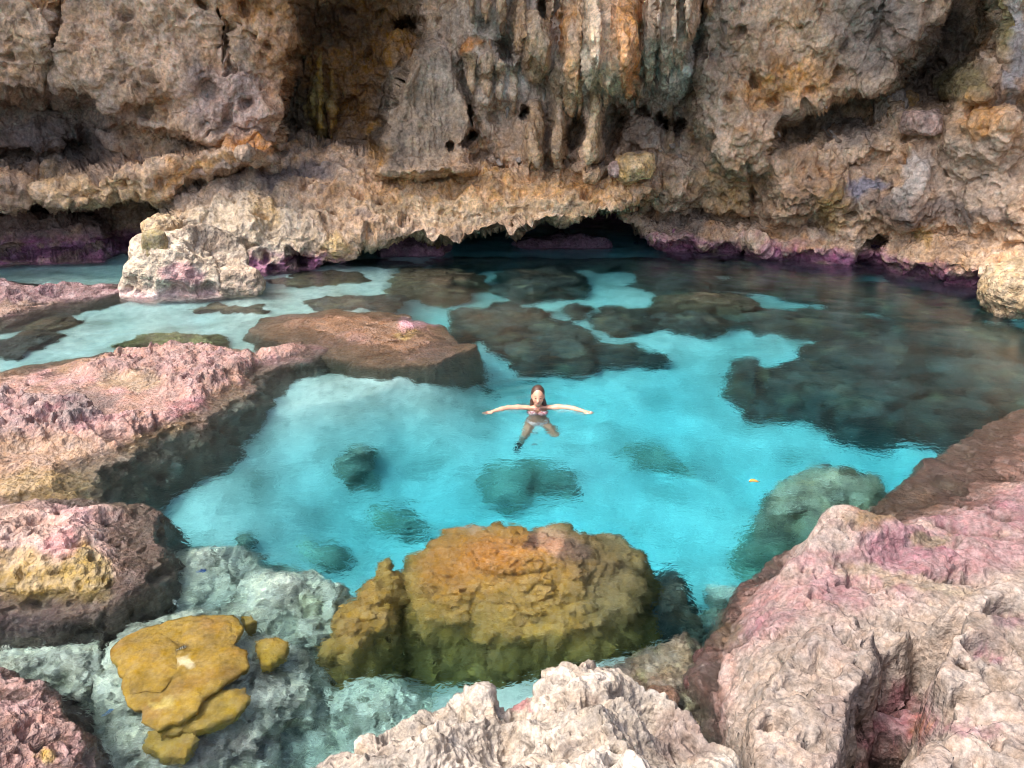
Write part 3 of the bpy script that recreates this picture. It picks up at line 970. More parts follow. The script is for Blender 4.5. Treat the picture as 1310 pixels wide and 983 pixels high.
shelf('karst_rock', M_KARST, [(395, 1000), (440, 968), (500, 940), (550, 915), (600, 893), (628, 884), (655, 898), (690, 876), (735, 854), (775, 868), (850, 884), (885, 912), (905, 950), (985, 978), (1050, 1040), (1000, 1700), (380, 1700)],
      0.92, top_front, paint_front, .42, 1.7, kt=640, kr=420, seed=51, amp=.8, f=1.1, warp=.06, rmin=.9,
      label='bleached beige jagged karst rock with sharp crests in front of the mustard coral head')

# ---- right shelf
HOLES = [(1000, 905, .09, .08, .12), (1060, 860, .08, .07, .12), (1050, 940, .1, .08, .12), (1240, 905, .1, .08, .14), (1300, 915, .1, .09, .16), (1225, 860, .07, .06, .1), (975, 860, .06, .06, .1), (1085, 800, .07, .05, .08), (1150, 745, .12, .06, .08), (1290, 740, .12, .06, .1), (1290, 788, .16, .10, .22), (1262, 838, .14, .09, .16), (1190, 770, .08, .06, .12), (1250, 690, .16, .07, .08), (1030, 850, .10, .08, .10), (1275, 880, .10, .1, .08), (1100, 690, .15, .08, .07), (1120, 930, .12, .1, .1)]
def top_right(x, y, sd):
    p = np.stack([x, y, 0 * x], -1)
    z = -0.10 + .12 * sst(0, .8, sd) + .07 * fbm(p * 1.3, 4, 64)
    z = z + .16 * inpoly(x, y, [(1040, 690), (1080, 676), (1200, 660), (1310, 618), (1800, 520), (2200, 1200), (940, 1500), (905, 900), (915, 830), (955, 750)], .1, .3)
    z = z + .34 * inpoly(x, y, [(1035, 690), (1070, 672), (1110, 690), (1180, 700), (1240, 700), (1700, 690), (1900, 1200), (940, 1500), (915, 1000), (925, 900), (945, 830), (985, 770)], .3, .28)
    z = z + .22 * inpoly(x, y, [(1042, 685), (1070, 670), (1105, 688), (1140, 705), (1100, 730), (1060, 720), (1010, 740)], .4, .15)
    z = z + .14 * inpoly(x, y, [(1110, 695), (1165, 682), (1185, 700), (1150, 712)], .4, .08)
    z = z + .42 * inpoly(x, y, [(1128, 812), (1170, 780), (1230, 755), (1310, 735), (1800, 700), (1900, 960), (1310, 945), (1215, 930), (1200, 895), (1170, 860)], .88, .10)
    z = z + .32 * inpoly(x, y, [(945, 905), (970, 850), (1040, 800), (1105, 782), (1135, 815), (1128, 860), (1105, 915), (1090, 1000), (990, 1200), (945, 1100)], .78, .12)
    z = z + .45 * inpoly(x, y, [(1120, 985), (1200, 950), (1310, 940), (1800, 930), (1800, 1500), (1000, 1500)], .85, .15)
    z = z - .75 * inpoly(x, y, [(1122, 822), (1140, 795), (1190, 772), (1232, 780), (1225, 815), (1180, 858), (1140, 862)], .88, .035)
    z = z - .60 * inpoly(x, y, [(1080, 1020), (1092, 920), (1118, 855), (1165, 848), (1192, 890), (1218, 925), (1190, 958), (1120, 1015)], .8, .05)
    for (a, b_, rx, ry, dd) in HOLES:
        g = G(a, b_, .88)
        z = z - dd * sst(1.15, .7, np.sqrt(((x - g[0]) / rx) ** 2 + ((y - g[1]) / ry) ** 2))
    return z
def paint_right(P, sd):
    c = Paint(P, (160, 136, 124), seed=14)
    Z = P[..., 2]
    c.noise((160, 124, 118), 1.1, .0, .5, .8, 5)
    c.noise((172, 152, 138), 2.2, .05, .5, .8, 6)
    c.noise((150, 126, 112), 4.0, .30, .6, .6, 16)
    # pink coralline belt and brown wash
    c.poly([(1310, 600), (1180, 660), (1100, 690), (960, 740), (930, 800), (960, 830), (1080, 800), (1180, 760), (1340, 720), (1500, 640), (1500, 560)], (150, 104, 108), .75, 22)
    c.noise((150, 96, 110), 1.6, .12, .45, .6, 21)
    c.poly([(1040, 780), (1120, 770), (1340, 725), (1500, 700), (1500, 1100), (900, 1100), (925, 900), (950, 840)], (164, 146, 128), .75, 20)
    c.noise((176, 152, 132), 3.0, .05, .5, .5, 26)
    c.blob(1060, 690, 34, 18, (168, 148, 134), .8)
    c.blob(1150, 740, 90, 10, (150, 138, 104), .6, 12)
    c.blob(1010, 760, 40, 14, (160, 120, 110), .6)
    c.blob(1190, 690, 26, 10, (134, 120, 80), .7)
    c.poly([(1500, 470), (1310, 515), (1180, 585), (1090, 650), (1090, 672), (1200, 655), (1310, 620), (1500, 600)], (134, 92, 76), .8, 14)
    c.C = mixc(c.C, (150, 112, 88), sst(.0, .5, fbm(P * 2.2, 4, 95)) * .6 * sst(.1, 0, Z))
    c.C = mixc(c.C, (86, 60, 50), sst(.1, .5, fbm(P * 1.7, 4, 96)) * .6 * sst(.1, 0, Z))
    c.poly([(1180, 610), (1080, 660), (1100, 676), (1200, 650)], (120, 96, 46), .75, 10)
    c.blob(1290, 560, 60, 30, (132, 88, 70), .6)
    c.poly([(960, 720), (900, 810), (900, 850), (930, 850), (950, 780), (980, 740)], (174, 120, 104), .8, 12)
    c.blob(895, 850, 18, 30, (150, 92, 84), .8)
    c.blob(930, 810, 20, 16, (150, 140, 90), .7)
    c.blob(915, 880, 30, 26, (176, 140, 126), .7)
    c.poly([(1100, 985), (1115, 915), (1150, 870), (1175, 890), (1205, 925), (1160, 955), (1110, 1000)], (150, 88, 100), .85, 8)
    c.blob(1170, 925, 14, 22, (134, 72, 62), .8)
    c.blob(1178, 930, 14, 8, (140, 96, 40), .6)
    c.blob(1262, 838, 22, 7, (156, 104, 116), .7)
    c.blob(1290, 795, 22, 10, (120, 78, 88), .7)
    c.blob(1235, 935, 50, 8, (150, 100, 112), .6)
    c.mix((104, 76, 64), sst(.16, .05, Z + .06 * fbm(P * 3, 3, 98)) * .75)
    c.mix((140, 116, 96), sst(-.05, -.3, Z) * .8)
    c.wet = sst(.2, .04, Z) * .75
    return c.out()
shelf('shore_rock', M_KARST, [(1700, 400), (1310, 518), (1240, 552), (1180, 590), (1120, 640), (1080, 668), (1040, 680), (985, 712), (955, 738), (932, 775), (908, 820), (890, 850), (905, 890), (930, 935), (950, 1000), (960, 1200), (1000, 1700), (2600, 1700), (2600, 700)],
      0.03, top_right, paint_right, .45, 1.8, kt=470, kr=330, seed=61, amp=.75, f=1.1, warp=.10, rmin=1.4,
      label='wide pink and bleached shore rock with deep shadowed pothole, reaching out from the cave side')

# ---- coral head
def bulbs(P, sd):
    n = gnorm(P)
    n *= np.sign(n[..., 2:3] + 1e-9)
    a1, _, ar = worley(P * 3.6, 5)
    b1, _, br = worley(P * 9.0, 6)
    side = sst(.97, .75, n[..., 2])
    d = (.11 * sst(.75, .0, a1) * (0.25 + .75 * side) + .05 * sst(.7, 0, b1) * (.15 + side)) 
    P = P + n * d[..., None]
    P[..., 2] = np.minimum(P[..., 2], .05 + .2 * (P[..., 2] - .05))
    return P
def paint_head(P, sd):
    c = Paint(P, (176, 130, 56), seed=15)
    c.noise((156, 110, 44), 2.6, -.1, .5, .7, 5)
    c.noise((174, 130, 66), 5.0, .1, .5, .6, 6)
    c.poly([(560, 640), (700, 640), (690, 700), (640, 740), (560, 760), (520, 730)], (186, 118, 44), .75, 26)
    c.poly([(700, 640), (880, 660), (880, 800), (760, 810), (740, 760), (720, 700)], (138, 108, 70), .85, 22)
    c.poly([(730, 640), (860, 660), (860, 700), (780, 690)], (134, 122, 92), .8, 14)
    c.blob(705, 692, 26, 20, (196, 142, 110), .9, 30)
    c.blob(600, 672, 16, 6, (188, 140, 110), .8)
    c.blob(735, 705, 20, 16, (116, 90, 84), .7)
    c.blob(680, 690, 10, 10, (90, 62, 60), .8)
    c.mix((112, 96, 40), sst(-.5, -1.0, P[..., 2]) * .7)
    return c.out()
shelf('coral_mound', M_CORAL, [(532, 700), (552, 676), (586, 660), (650, 660), (720, 658), (780, 668), (815, 690), (805, 725), (785, 750), (755, 770), (720, 778), (650, 775), (590, 768), (545, 760), (530, 735)],
      -0.25, lambda x, y, sd: -.66 + .56 * sst(-.15, 1.0, sd) + .05 * fbm(np.stack([x, y, 0 * x], -1) * 1.7, 3, 81), paint_head, .30, 1.2, kt=620, kr=520, seed=71, amp=.32, pit=.5, fall=1.15, post=bulbs, cat='coral',
      label='large mustard brown coral head, knobbly and just under the surface, behind the bleached karst rock')
shelf('coral_lobe', M_CORAL, [(418, 790), (436, 758), (466, 724), (496, 704), (500, 735), (492, 770), (470, 792), (440, 806)],
      -0.25, lambda x, y, sd: -.62 + .42 * sst(-.1, .5, sd), paint_head, .2, .9, kt=560, kr=460, seed=72, amp=.3, pit=.4, post=bulbs, cat='coral',
      label='smooth olive coral lobe leaning against the side of the big coral head')

# ---- mustard plate coral: overlapping thin plates on a rock
def plate(outline, z, name, parent, thick=.13, seed=0, tilt=(0, 0)):
    pts = np.array([G(a, b_, z)[:2] for a, b_ in outline])
    # finer, frilled rim
    M = 170
    L = np.r_[0, np.cumsum(np.hypot(*np.diff(np.r_[pts, pts[:1]], axis=0).T))]
    t = np.linspace(0, L[-1], M, endpoint=False)
    cl = np.r_[pts, pts[:1]]
    rim = np.stack([np.interp(t, L, cl[:, 0]), np.interp(t, L, cl[:, 1])], -1)
    c = rim.mean(0)
    rim = rim + .012 * np.stack([perlin(np.stack([rim[:, 0] * 22, rim[:, 1] * 22, 0 * t], -1), seed + 9), perlin(np.stack([rim[:, 0] * 22, rim[:, 1] * 22, 0 * t + 5], -1), seed + 9)], -1)
    rim = rim + .030 * np.stack([perlin(np.stack([rim[:, 0] * 6, rim[:, 1] * 6, 0 * t], -1), seed), perlin(np.stack([rim[:, 0] * 9, rim[:, 1] * 9, 0 * t + 5], -1), seed)], -1)
    K = 24
    V = []
    for k in range(K + 1):
        s = k / K
        q = c + (rim - c) * s
        zz = z + .05 * perlin(np.stack([q[:, 0] * 2, q[:, 1] * 2, 0 * t], -1), seed + 1) + .016 * perlin(np.stack([q[:, 0] * 9, q[:, 1] * 8, 0 * t], -1), seed + 2) + - .035 * s ** 8
        zz = zz + (q[:, 0] - c[0]) * tilt[0] + (q[:, 1] - c[1]) * tilt[1]
        V.append(np.stack([q[:, 0], q[:, 1], zz], -1))
    for k in (1.0, .97, .6, 0.25):
        q = c + (rim - c) * k
        V.append(np.stack([q[:, 0], q[:, 1], V[K][:, 2] * 0 + z - thick * (1 if k < 1 else .6) - (.25 * (1 - k) if k < .9 else 0) + (q[:, 0] - c[0]) * tilt[0] + (q[:, 1] - c[1]) * tilt[1]], -1))
    V = np.array(V)
    nr = len(V)
    i = np.arange(M)
    Fc = np.concatenate([np.stack([k * M + i, k * M + (i + 1) % M, (k + 1) * M + (i + 1) % M, (k + 1) * M + i], -1) for k in range(nr - 1)])
    Pp = V
    c_ = Paint(Pp, (160, 128, 46), seed=seed)
    c_.noise((154, 114, 44), 2.5, 0, .5, .7, 4)
    c_.blob(237, 845, 11, 6, (214, 200, 160), .9)
    c_.blob(232, 828, 5, 4, (90, 70, 40), .8)
    c_.blob(207, 898, 12, 7, (200, 176, 96), .7)
    return child_mesh(name, V, Fc, M_PLATE, parent, c_.out())
pc = empty('plate_coral', tuple(G(235, 850, -1.0)))
tag(pc, 'flat mustard plate coral with ruffled rim lying over a dark pocket in shallow water', 'coral')
plate([(140, 832), (160, 815), (188, 800), (240, 784), (298, 785), (312, 800), (300, 822), (316, 832), (318, 850), (296, 866), (276, 880), (258, 890), (252, 905), (228, 922), (200, 930), (184, 922), (180, 905), (160, 900), (154, 870), (148, 850)], -.07, 'plate', pc, seed=1)
plate([(250, 905), (268, 882), (312, 878), (320, 892), (300, 915), (250, 932), (205, 938), (230, 925)], -.2, 'plate', pc, seed=2)
plate([(190, 935), (245, 925), (255, 945), (235, 965), (200, 962), (182, 950)], -.3, 'plate', pc, seed=3, tilt=(0, .25))
plate([(326, 818), (350, 812), (370, 820), (368, 835), (345, 850), (334, 850)], -.28, 'plate', pc, seed=4)
plate([(308, 790), (322, 788), (328, 796), (316, 800)], -.26, 'plate', pc, seed=6)

plate([(150, 836), (172, 818), (205, 806), (228, 822), (226, 858), (206, 882), (168, 884)], -.045, 'plate', pc, thick=.05, seed=7)
plate([(232, 794), (270, 789), (300, 794), (304, 815), (292, 836), (255, 842), (232, 822)], -.052, 'plate', pc, thick=.05, seed=8)

# ---- pale submerged rocks at the left front
def paint_pale(P, sd):
    c = Paint(P, (196, 188, 168), seed=17)
    c.noise((160, 152, 132), 1.6, -.1, .5, .8, 5)
    c.noise((196, 190, 176), 3.0, .1, .5, .6, 6)
    c.blob(395, 770, 20, 12, (170, 166, 110), .5)
    c.blob(270, 960, 90, 26, (150, 128, 130), .5)
    return c.out()
_lp = 'pale grey submerged rock '
for (nm, pts, z, zt, wd, dp, lab) in [
    ('submerged_rock', [(205, 700), (260, 688), (310, 694), (335, 720), (300, 752), (240, 775), (210, 760)], -.75, .3, .5, 1.0, _lp + 'between the algae rock and the sandy pool'),
    ('submerged_rock', [(300, 745), (345, 722), (400, 722), (425, 742), (420, 775), (405, 800), (350, 800), (310, 790), (290, 770)], -.65, .35, .45, 1.0, _lp + 'beside the olive coral lobe'),
    ('submerged_rock', [(125, 850), (150, 800), (250, 770), (330, 790), (385, 830), (392, 880), (350, 915), (330, 945), (240, 975), (170, 965), (140, 920)], -.5, .15, .5, 1.1, 'grey submerged rock carrying the mustard plate coral'),
    ('submerged_rock', [(-60, 830), (60, 812), (120, 815), (140, 850), (100, 880), (-60, 880)], -.5, .2, .4, 1.0, _lp + 'below the algae rock, striped fish beside it'),
    ('submerged_rock', [(420, 870), (480, 860), (540, 885), (545, 930), (500, 950), (430, 950), (400, 915)], -.9, .2, .5, .8, _lp + 'lying between plate coral and bleached karst rock'),
    ('submerged_rock', [(60, 935), (140, 930), (220, 975), (330, 985), (420, 1000), (420, 1150), (60, 1150)], -.7, .2, .5, 1.0, _lp + 'next to the brownish pink corner rock'),
    ('submerged_rock', [(820, 820), (880, 800), (912, 850), (925, 900), (915, 950), (850, 930), (790, 870), (780, 845)], -.3, .12, .5, 1.0, 'reddish submerged rock at the foot of the shore rock, round brown stones on it'),
    ('submerged_rock', [(985, 640), (1000, 610), (1040, 592), (1100, 596), (1125, 615), (1110, 640), (1060, 670), (1010, 668)], -.7, .2, .6, 1.3, 'submerged olive grey rock off the brown edge of the shore rock'),
]:
    shelf(nm, M_REEF, pts, z, lambda x, y, sd, z=z, zt=zt: z - .1 + zt * sst(0, .5, sd) + .12 * fbm(np.stack([x, y, 0 * x], -1) * 1.8, 4, 19), paint_pale if 'pale' in lab or 'carrying' in lab else (lambda P, sd, lab=lab: _olive(P, 'reddish' in lab)), wd, dp, kt=430, kr=330, seed=81 + len(lab), label=lab, amp=1.0) if not lab.startswith('reddish') and 'olive' not in lab.split()[1] else None
def _olive(P, red):
    c = Paint(P, (150, 124, 100) if red else (168, 170, 146), seed=19)
    c.noise((120, 92, 76) if red else (128, 128, 106), 1.8, -.1, .5, .8, 5)
    c.noise((160, 150, 110), 3.0, .1, .5, .6, 6)
    c.blob(1085, 602, 34, 8, (60, 56, 46), .8, 12)
    c.blob(1070, 640, 8, 4, (70, 66, 40), .8)
    return c.out()
for (pts, z, zt, wd, dp, lab) in [
    ([(820, 830), (880, 808), (905, 850), (918, 900), (905, 950), (850, 930), (790, 870), (785, 850)], -.3, .12, .5, 1.0, 'reddish submerged rock at the foot of the shore rock'),
    ([(985, 640), (1000, 610), (1040, 592), (1100, 596), (1130, 605), (1130, 620), (1100, 640), (1060, 655), (1010, 652)], -1.0, .2, .4, 1.6, 'submerged olive grey rock off the brown edge of the shore rock')]:
    shelf('submerged_rock', M_REEF, pts, z, lambda x, y, sd, z=z, zt=zt: z - .1 + zt * sst(0, .5, sd) + .1 * fbm(np.stack([x, y, 0 * x], -1) * 1.8, 4, 29), lambda P, sd, lab=lab: _olive(P, lab.startswith('red')), wd, dp, kt=430, kr=330, seed=181 + len(lab), label=lab)

# ---- loose boulders
def boulder(name, c, r, label, cat, col, mat, lvl=5, amp=.22, seed=0, box=.35, dents=(), painter=None, f=None, rot=0, group=None, under=True):
    V, Fc = icos(lvl)
    # squared-off ball
    m_ = np.abs(V).max(1, keepdims=True)
    V = V * (1 - box + box / m_)
    for (dx, dy, dz, rad, dep) in dents:
        dv = np.array([dx, dy, dz], float)
        dv /= np.linalg.norm(dv)
        a = (V / np.linalg.norm(V, axis=1, keepdims=True)) @ dv
        V = V * (1 - dep * sst(math.cos(rad), 1, a))[:, None]
    cr_, sr = math.cos(rot), math.sin(rot)
    V = V * np.array(r)
    V = np.stack([V[:, 0] * cr_ - V[:, 1] * sr, V[:, 0] * sr + V[:, 1] * cr_, V[:, 2]], -1)
    nrm = V / (np.array(r) ** 2)
    nrm /= np.linalg.norm(nrm, axis=1, keepdims=True)
    s = float(np.mean(r))
    ff = f or 1.0 / s
    P = V + np.array(c)
    P = P + nrm * (amp * s * (fbm(P * .9 * ff, 4, seed)))[:, None]
    P = P + nrm * rocky(P, min(1.0, s) * .8, seed + 9, max(1.0, .8 * ff))[:, None]
    pc_ = Paint(P, col, seed=seed)
    if painter:
        painter(pc_)
    else:
        pc_.noise(tuple(int(q * .75) for q in col), 1.6 * ff, -.1, .5, .8, seed + 3)
        pc_.noise(tuple(min(255, int(q * 1.2)) for q in col), 3.0 * ff, .1, .5, .6, seed + 4)
    o = mesh_obj(name, P, Fc, mat, pc_.out(), origin=(c[0], c[1], c[2] - r[2]))
    if label:
        tag(o, label, cat, group)
    return o

def pb(c):
    c.noise((132, 116, 100), 1.2, 0, .5, .8, 3)
    c.noise((176, 164, 146), 2.0, .0, .5, .7, 4)
    c.noise((100, 88, 78), 4.0, .3, .6, .7, 6)
    c.blob(232, 352, 26, 18, (158, 112, 118), .7)
    c.mix((196, 150, 160), sst(.25, .0, c.P[..., 2]) * .4)
    c.blob(300, 370, 26, 14, (120, 104, 98), .6)
g = G(212, 382, 0)
boulder('boulder', (g[0], g[1] + 1.2, .22), (1.5, 1.15, 1.22), 'big beige limestone boulder with a pink hollow, standing in the shallows', 'boulder', (162, 148, 130), M_WALL, 6, .26, 5, .18,
        dents=((.15, -1, -.15, .32, .35), (.55, -.8, -.1, .2, .18), (.9, -.3, .8, .7, .38)), painter=pb)
g = G(300, 378, 0)
boulder('boulder', (g[0] - .05, g[1] + .5, .05), (.62, .5, .55), 'lower dark pitted boulder leaning on the big beige boulder', 'boulder', (158, 140, 122), M_WALL, 5, .2, 8, .3)
g = Wl(199, 313, 18.1)
boulder('stone', (g[0], g[1], g[2]), (.30, .26, .36), 'smooth pale yellow stone lodged on top of the big beige boulder', 'stone', (186, 166, 112), M_KARST, 4, .12, 15, .3, f=1.2)
g = Wl(206, 292, 19.2)
boulder('boulder', (g[0], g[1], g[2]), (.45, .5, .36), 'small tan boulder behind the smooth yellow stone', 'boulder', (164, 142, 112), M_WALL, 5, .35, 17, .1)
g = G(1290, 408, 0)
boulder('boulder', (g[0] + .55, g[1] + .5, .5), (.85, .75, .62), 'beige boulder with ochre underside at the end of the right cave wall', 'boulder', (156, 136, 108), M_WALL, 5, .25, 19, .4)
g = G(1118, 330, 0)
boulder('boulder', (g[0], g[1] + .3, .12), (.42, .35, .25), 'small violet rock in the water before a dark hole in the wall', 'rock', (132, 100, 130), M_WALL, 4, .3, 23)
g = G(525, 327, 0)
boulder('boulder', (g[0], g[1] + .6, .15), (1.15, .7, .62), 'violet crusted rock in the dark under the overhanging ledge', 'rock', (104, 78, 92), M_WALL, 5, .3, 29)
g = G(720, 318, 0)
boulder('boulder', (g[0], g[1] + .6, .02), (1.7, .6, .3), 'low violet rock deep in the black opening under the ledge', 'rock', (84, 66, 80), M_WALL, 4, .3, 31)
for (a, b_, r, col, lab) in [(1180, 157, (.5, .45, .34), (176, 150, 138), 'round pinkish boulder resting on the ledge below the slanting cleft'),
                             (1140, 142, (.42, .4, .58), (160, 146, 132), 'upright grey stone below the tip of the hanging rock lobe'),
                             (1162, 134, (.26, .25, .34), (172, 138, 92), 'ochre stone wedged beside the upright grey stone'),
                             (812, 214, (.6, .5, .42), (188, 158, 112), 'blocky tan stone on the ledge under the dripstone'),
                             (790, 217, (.26, .2, .22), (164, 140, 130), 'small pinkish stone beside the blocky tan stone'),
                             (632, 205, (.22, .2, .2), (190, 160, 130), 'small beige stone on the ledge under a round hole')]:
    g = wall_at(a, b_)
    dv = np.array([-g[0], -g[1], 0])
    dv /= np.linalg.norm(dv)
    g = g + dv * r[1] * .55
    boulder('boulder', tuple(g), r, lab, 'stone', col, M_WALL, 4, .3, int(a), .22)

# pink spit at the left
def paint_spit(P, sd):
    c = Paint(P, (154, 118, 116), seed=27)
    c.noise((160, 118, 124), 1.6, -.1, .5, .8, 5)
    c.noise((190, 158, 156), 2.6, .1, .5, .7, 6)
    c.blob(40, 395, 90, 10, (150, 120, 84), .6)
    c.mix((120, 104, 84), sst(.02, -.25, P[..., 2]) * .8)
    c.wet = sst(.1, 0, P[..., 2]) * .6
    return c.out()
shelf('reef_spit', M_PINK, [(-330, 352), (0, 356), (60, 368), (110, 362), (150, 362), (150, 372), (100, 380), (40, 390), (0, 402), (-330, 420)], 0.05,
      lambda x, y, sd: .02 + .42 * sst(0, 1.0, sd) * (.6 + .5 * fbm(np.stack([x, y, 0 * x], -1) * 1.6, 3, 31)), paint_spit, 1.2, 1.6, kt=520, kr=520, seed=91, label='low pink jagged spit of rock joining the big beige boulder')

# ---- reef patches on the sandy floor of the pool
def patch(px, py, rx, ry, z, hgt, col, lab, seed, lvl=5, group=None, name='reef_patch'):
    """seen outline rx, ry in pixels around (px, py) at the level z"""
    if col is GR:
        for _ in range(3):
            c = G(px, py, z)
            z = float(floor_z(np.array([c[0]]), np.array([c[1]]))[0]) + .35
    c = G(px, py, z)
    a = G(px + rx, py, z)
    t = G(px, py - ry, z)
    wx = abs(a[0] - c[0])
    wy = abs(t[1] - c[1])
    fl_ = float(floor_z(np.array([c[0]]), np.array([c[1]]))[0])
    h_ = max(.3, z - fl_ + .15)
    V, Fc = icos(lvl)
    ang = np.arctan2(V[:, 1], V[:, 0])
    lob = 1 + .45 * fbm(np.stack([np.cos(ang) * 1.3 + seed * 3.1, np.sin(ang) * 1.3, 0 * ang], -1), 4, seed)
    q = np.sign(V) * np.abs(V) ** np.array([.9, .9, .75])
    P = np.stack([q[:, 0] * wx * lob, q[:, 1] * wy * lob, q[:, 2] * h_], -1)
    P = P + np.array([c[0], c[1], z - h_])
    nz_ = fbm(P * 1.1, 4, seed + 1)
    P[:, 2] += 1.4 * hgt * nz_ * (V[:, 2] > -.2)
    P[:, :2] += .26 * np.stack([fbm(P * 2, 3, seed + 2), fbm(P * 2 + 6, 3, seed + 3)], -1)
    P = P + V * rocky(P, 1.2, seed + 5, .9)[:, None]
    P[:, 2] = np.minimum(P[:, 2], -.05)
    pc_ = Paint(P, col, seed=seed)
    pc_.noise(tuple(int(v_ * .62) for v_ in col), .9, -.1, .5, .8, seed + 3)
    pc_.noise((150, 138, 104), 1.8, .25, .6, .6, seed + 4)
    pc_.noise((118, 88, 66), 1.1, .2, .6, .6, seed + 6)
    o = mesh_obj(name, P, Fc, M_REEF, pc_.out(), origin=(c[0], c[1], z - 2 * h_))
    return tag(o, lab, 'reef', group)
DK, BR, GR, PL = (88, 90, 86), (126, 102, 78), (172, 170, 150), (190, 188, 172)
GRP = 'reef patches on the pool floor'
for k, (px, py, rx, ry, z, hg, col, lab) in enumerate([
    (505, 655, 42, 16, -2.0, .1, GR, 'rounded grey rock on the sand behind the olive coral lobe'),
    (412, 693, 28, 11, -1.8, .1, GR, 'small grey rock on the sand off the pale submerged boulders'),
    (315, 684, 12, 13, -1.7, .05, GR, 'tiny dark stone on the sand near the algae rock'),
    (665, 600, 66, 24, -2.4, .1, GR, 'wide greenish reef patch on bright sand in front of the swimmer'),
    (605, 494, 34, 8, -2.0, .1, DK, 'dark round reef patch just behind the swimmer and beside her arm'),
    (822, 575, 46, 14, -2.4, .1, GR, 'oblong greenish patch on the sand beyond the coral head'),
    (458, 568, 20, 14, -2.2, .05, GR, 'small broken dark patch on sand off the pink shelf'),
    (640, 402, 66, 22, -.9, .2, DK, 'dark reef mound next to the flat brown reef'),
    (700, 425, 70, 24, -1.2, .2, DK, 'dark reef mound with sloping side towards the swimmer'),
    (798, 441, 46, 10, -1.4, .1, DK, 'thin dark reef patch beside a bright turquoise channel'),
    (795, 399, 33, 14, -1.0, .15, DK, 'small dark reef knob between two turquoise channels'),
    (735, 389, 18, 6, -1.0, .1, DK, 'narrow dark reef bit between mounds'),
    (640, 331, 110, 6, -.8, .1, DK, 'black reef strip inside the mouth of the dark opening, also standing for its reflection'),  # four strips: dark reef that also imitates the cave's reflection
    (800, 332, 90, 7, -.8, .1, DK, 'black reef strip beside the violet tide line, also standing for a dark reflection'),
    (480, 336, 60, 6, -.6, .1, DK, 'dark reef strip under the ragged lip of the ledge, also standing for the cave reflection'),
    (960, 334, 110, 7, -.8, .1, DK, 'dark reef strip hugging the right wall, also standing for a dark reflection'),
    (552, 352, 64, 15, -.25, .1, BR, 'brown flat-topped reef close to the dark opening'),
    (690, 352, 66, 18, -.6, .15, DK, 'dark reef before the black opening under the ledge'),
    (455, 384, 62, 10, -.5, .1, DK, 'dark reef strip behind the flat brown reef'),
    (400, 352, 60, 10, -.5, .1, BR, 'brown reef strip at the foot of the great shelf'),
    (862, 352, 60, 15, -1.0, .15, DK, 'dark reef off the violet tide line'),
    (905, 378, 66, 12, -.6, .15, BR, 'brownish reef off the violet tide line'),
    (880, 402, 50, 10, -1.0, .15, DK, 'dark reef at the end of a turquoise channel'),
    (1010, 352, 90, 14, -1.1, .2, DK, 'broad dark reef along the foot of the right wall'),
    (1040, 402, 110, 14, -1.3, .2, DK, 'long dark reef in the deep shaded water'),
    (1180, 372, 120, 20, -1.2, .2, DK, 'wide dark reef under the wall reflection'),
    (1240, 420, 110, 20, -1.3, .2, DK, 'dark reef in front of the end boulder'),
    (1040, 476, 96, 28, -1.5, .25, DK, 'huge dark reef with ragged edge against bright sand'),
    (1160, 496, 118, 30, -1.4, .25, DK, 'huge dark reef off the brown end of the shore rock'),
    (1290, 470, 90, 30, -1.3, .2, DK, 'dark reef against the far end of the shore rock'),
    (1120, 440, 90, 18, -1.3, .2, DK, 'dark reef bridging the two huge dark reefs'),
    (958, 462, 28, 16, -1.2, .1, DK, 'dark outlying reef knob on bright sand'),
    (865, 745, 38, 40, -1.3, .1, DK, 'dark mound standing in for the shadow of the coral head'),  # dark mound added where the coral head's shadow falls
    (928, 755, 20, 20, -1.2, .1, PL, 'pale rock on sand below the edge of the shore rock'),
    (70, 408, 36, 6, -.3, .05, BR, 'small brown reef in the pale shallows behind the pink shelf'),
    (18, 436, 46, 16, -.4, .1, DK, 'dark mottled reef in the pale shallows'),
    (225, 432, 60, 10, -.3, .05, (130, 130, 76), 'greenish yellow reef along the back of the pink shelf'),
    (290, 392, 50, 6, -.5, .08, BR, 'small brown reef in front of the lower dark boulder'),
]):
    patch(px, py, rx, ry, z, hg, col, lab, 200 + k * 7, 5 if rx > 30 else 4, GRP)
# round brown stones in the pool of the shore rock
for (a, b_, r, lab) in [(848, 885, .15, 'flat brown stone in the shallow pool beside the karst rock'), (908, 838, .13, 'dark red stone against the shore rock'), (893, 870, .11, 'reddish stone beside the dark red one')]:
    g = G(a, b_, -.12)
    boulder('stone', (g[0], g[1], -.2), (r, r * .8, r * .7), lab, 'stone', (158, 108, 74) if a < 860 else (140, 84, 78), M_PINK, 4, .15, int(a), .2, f=1.5)
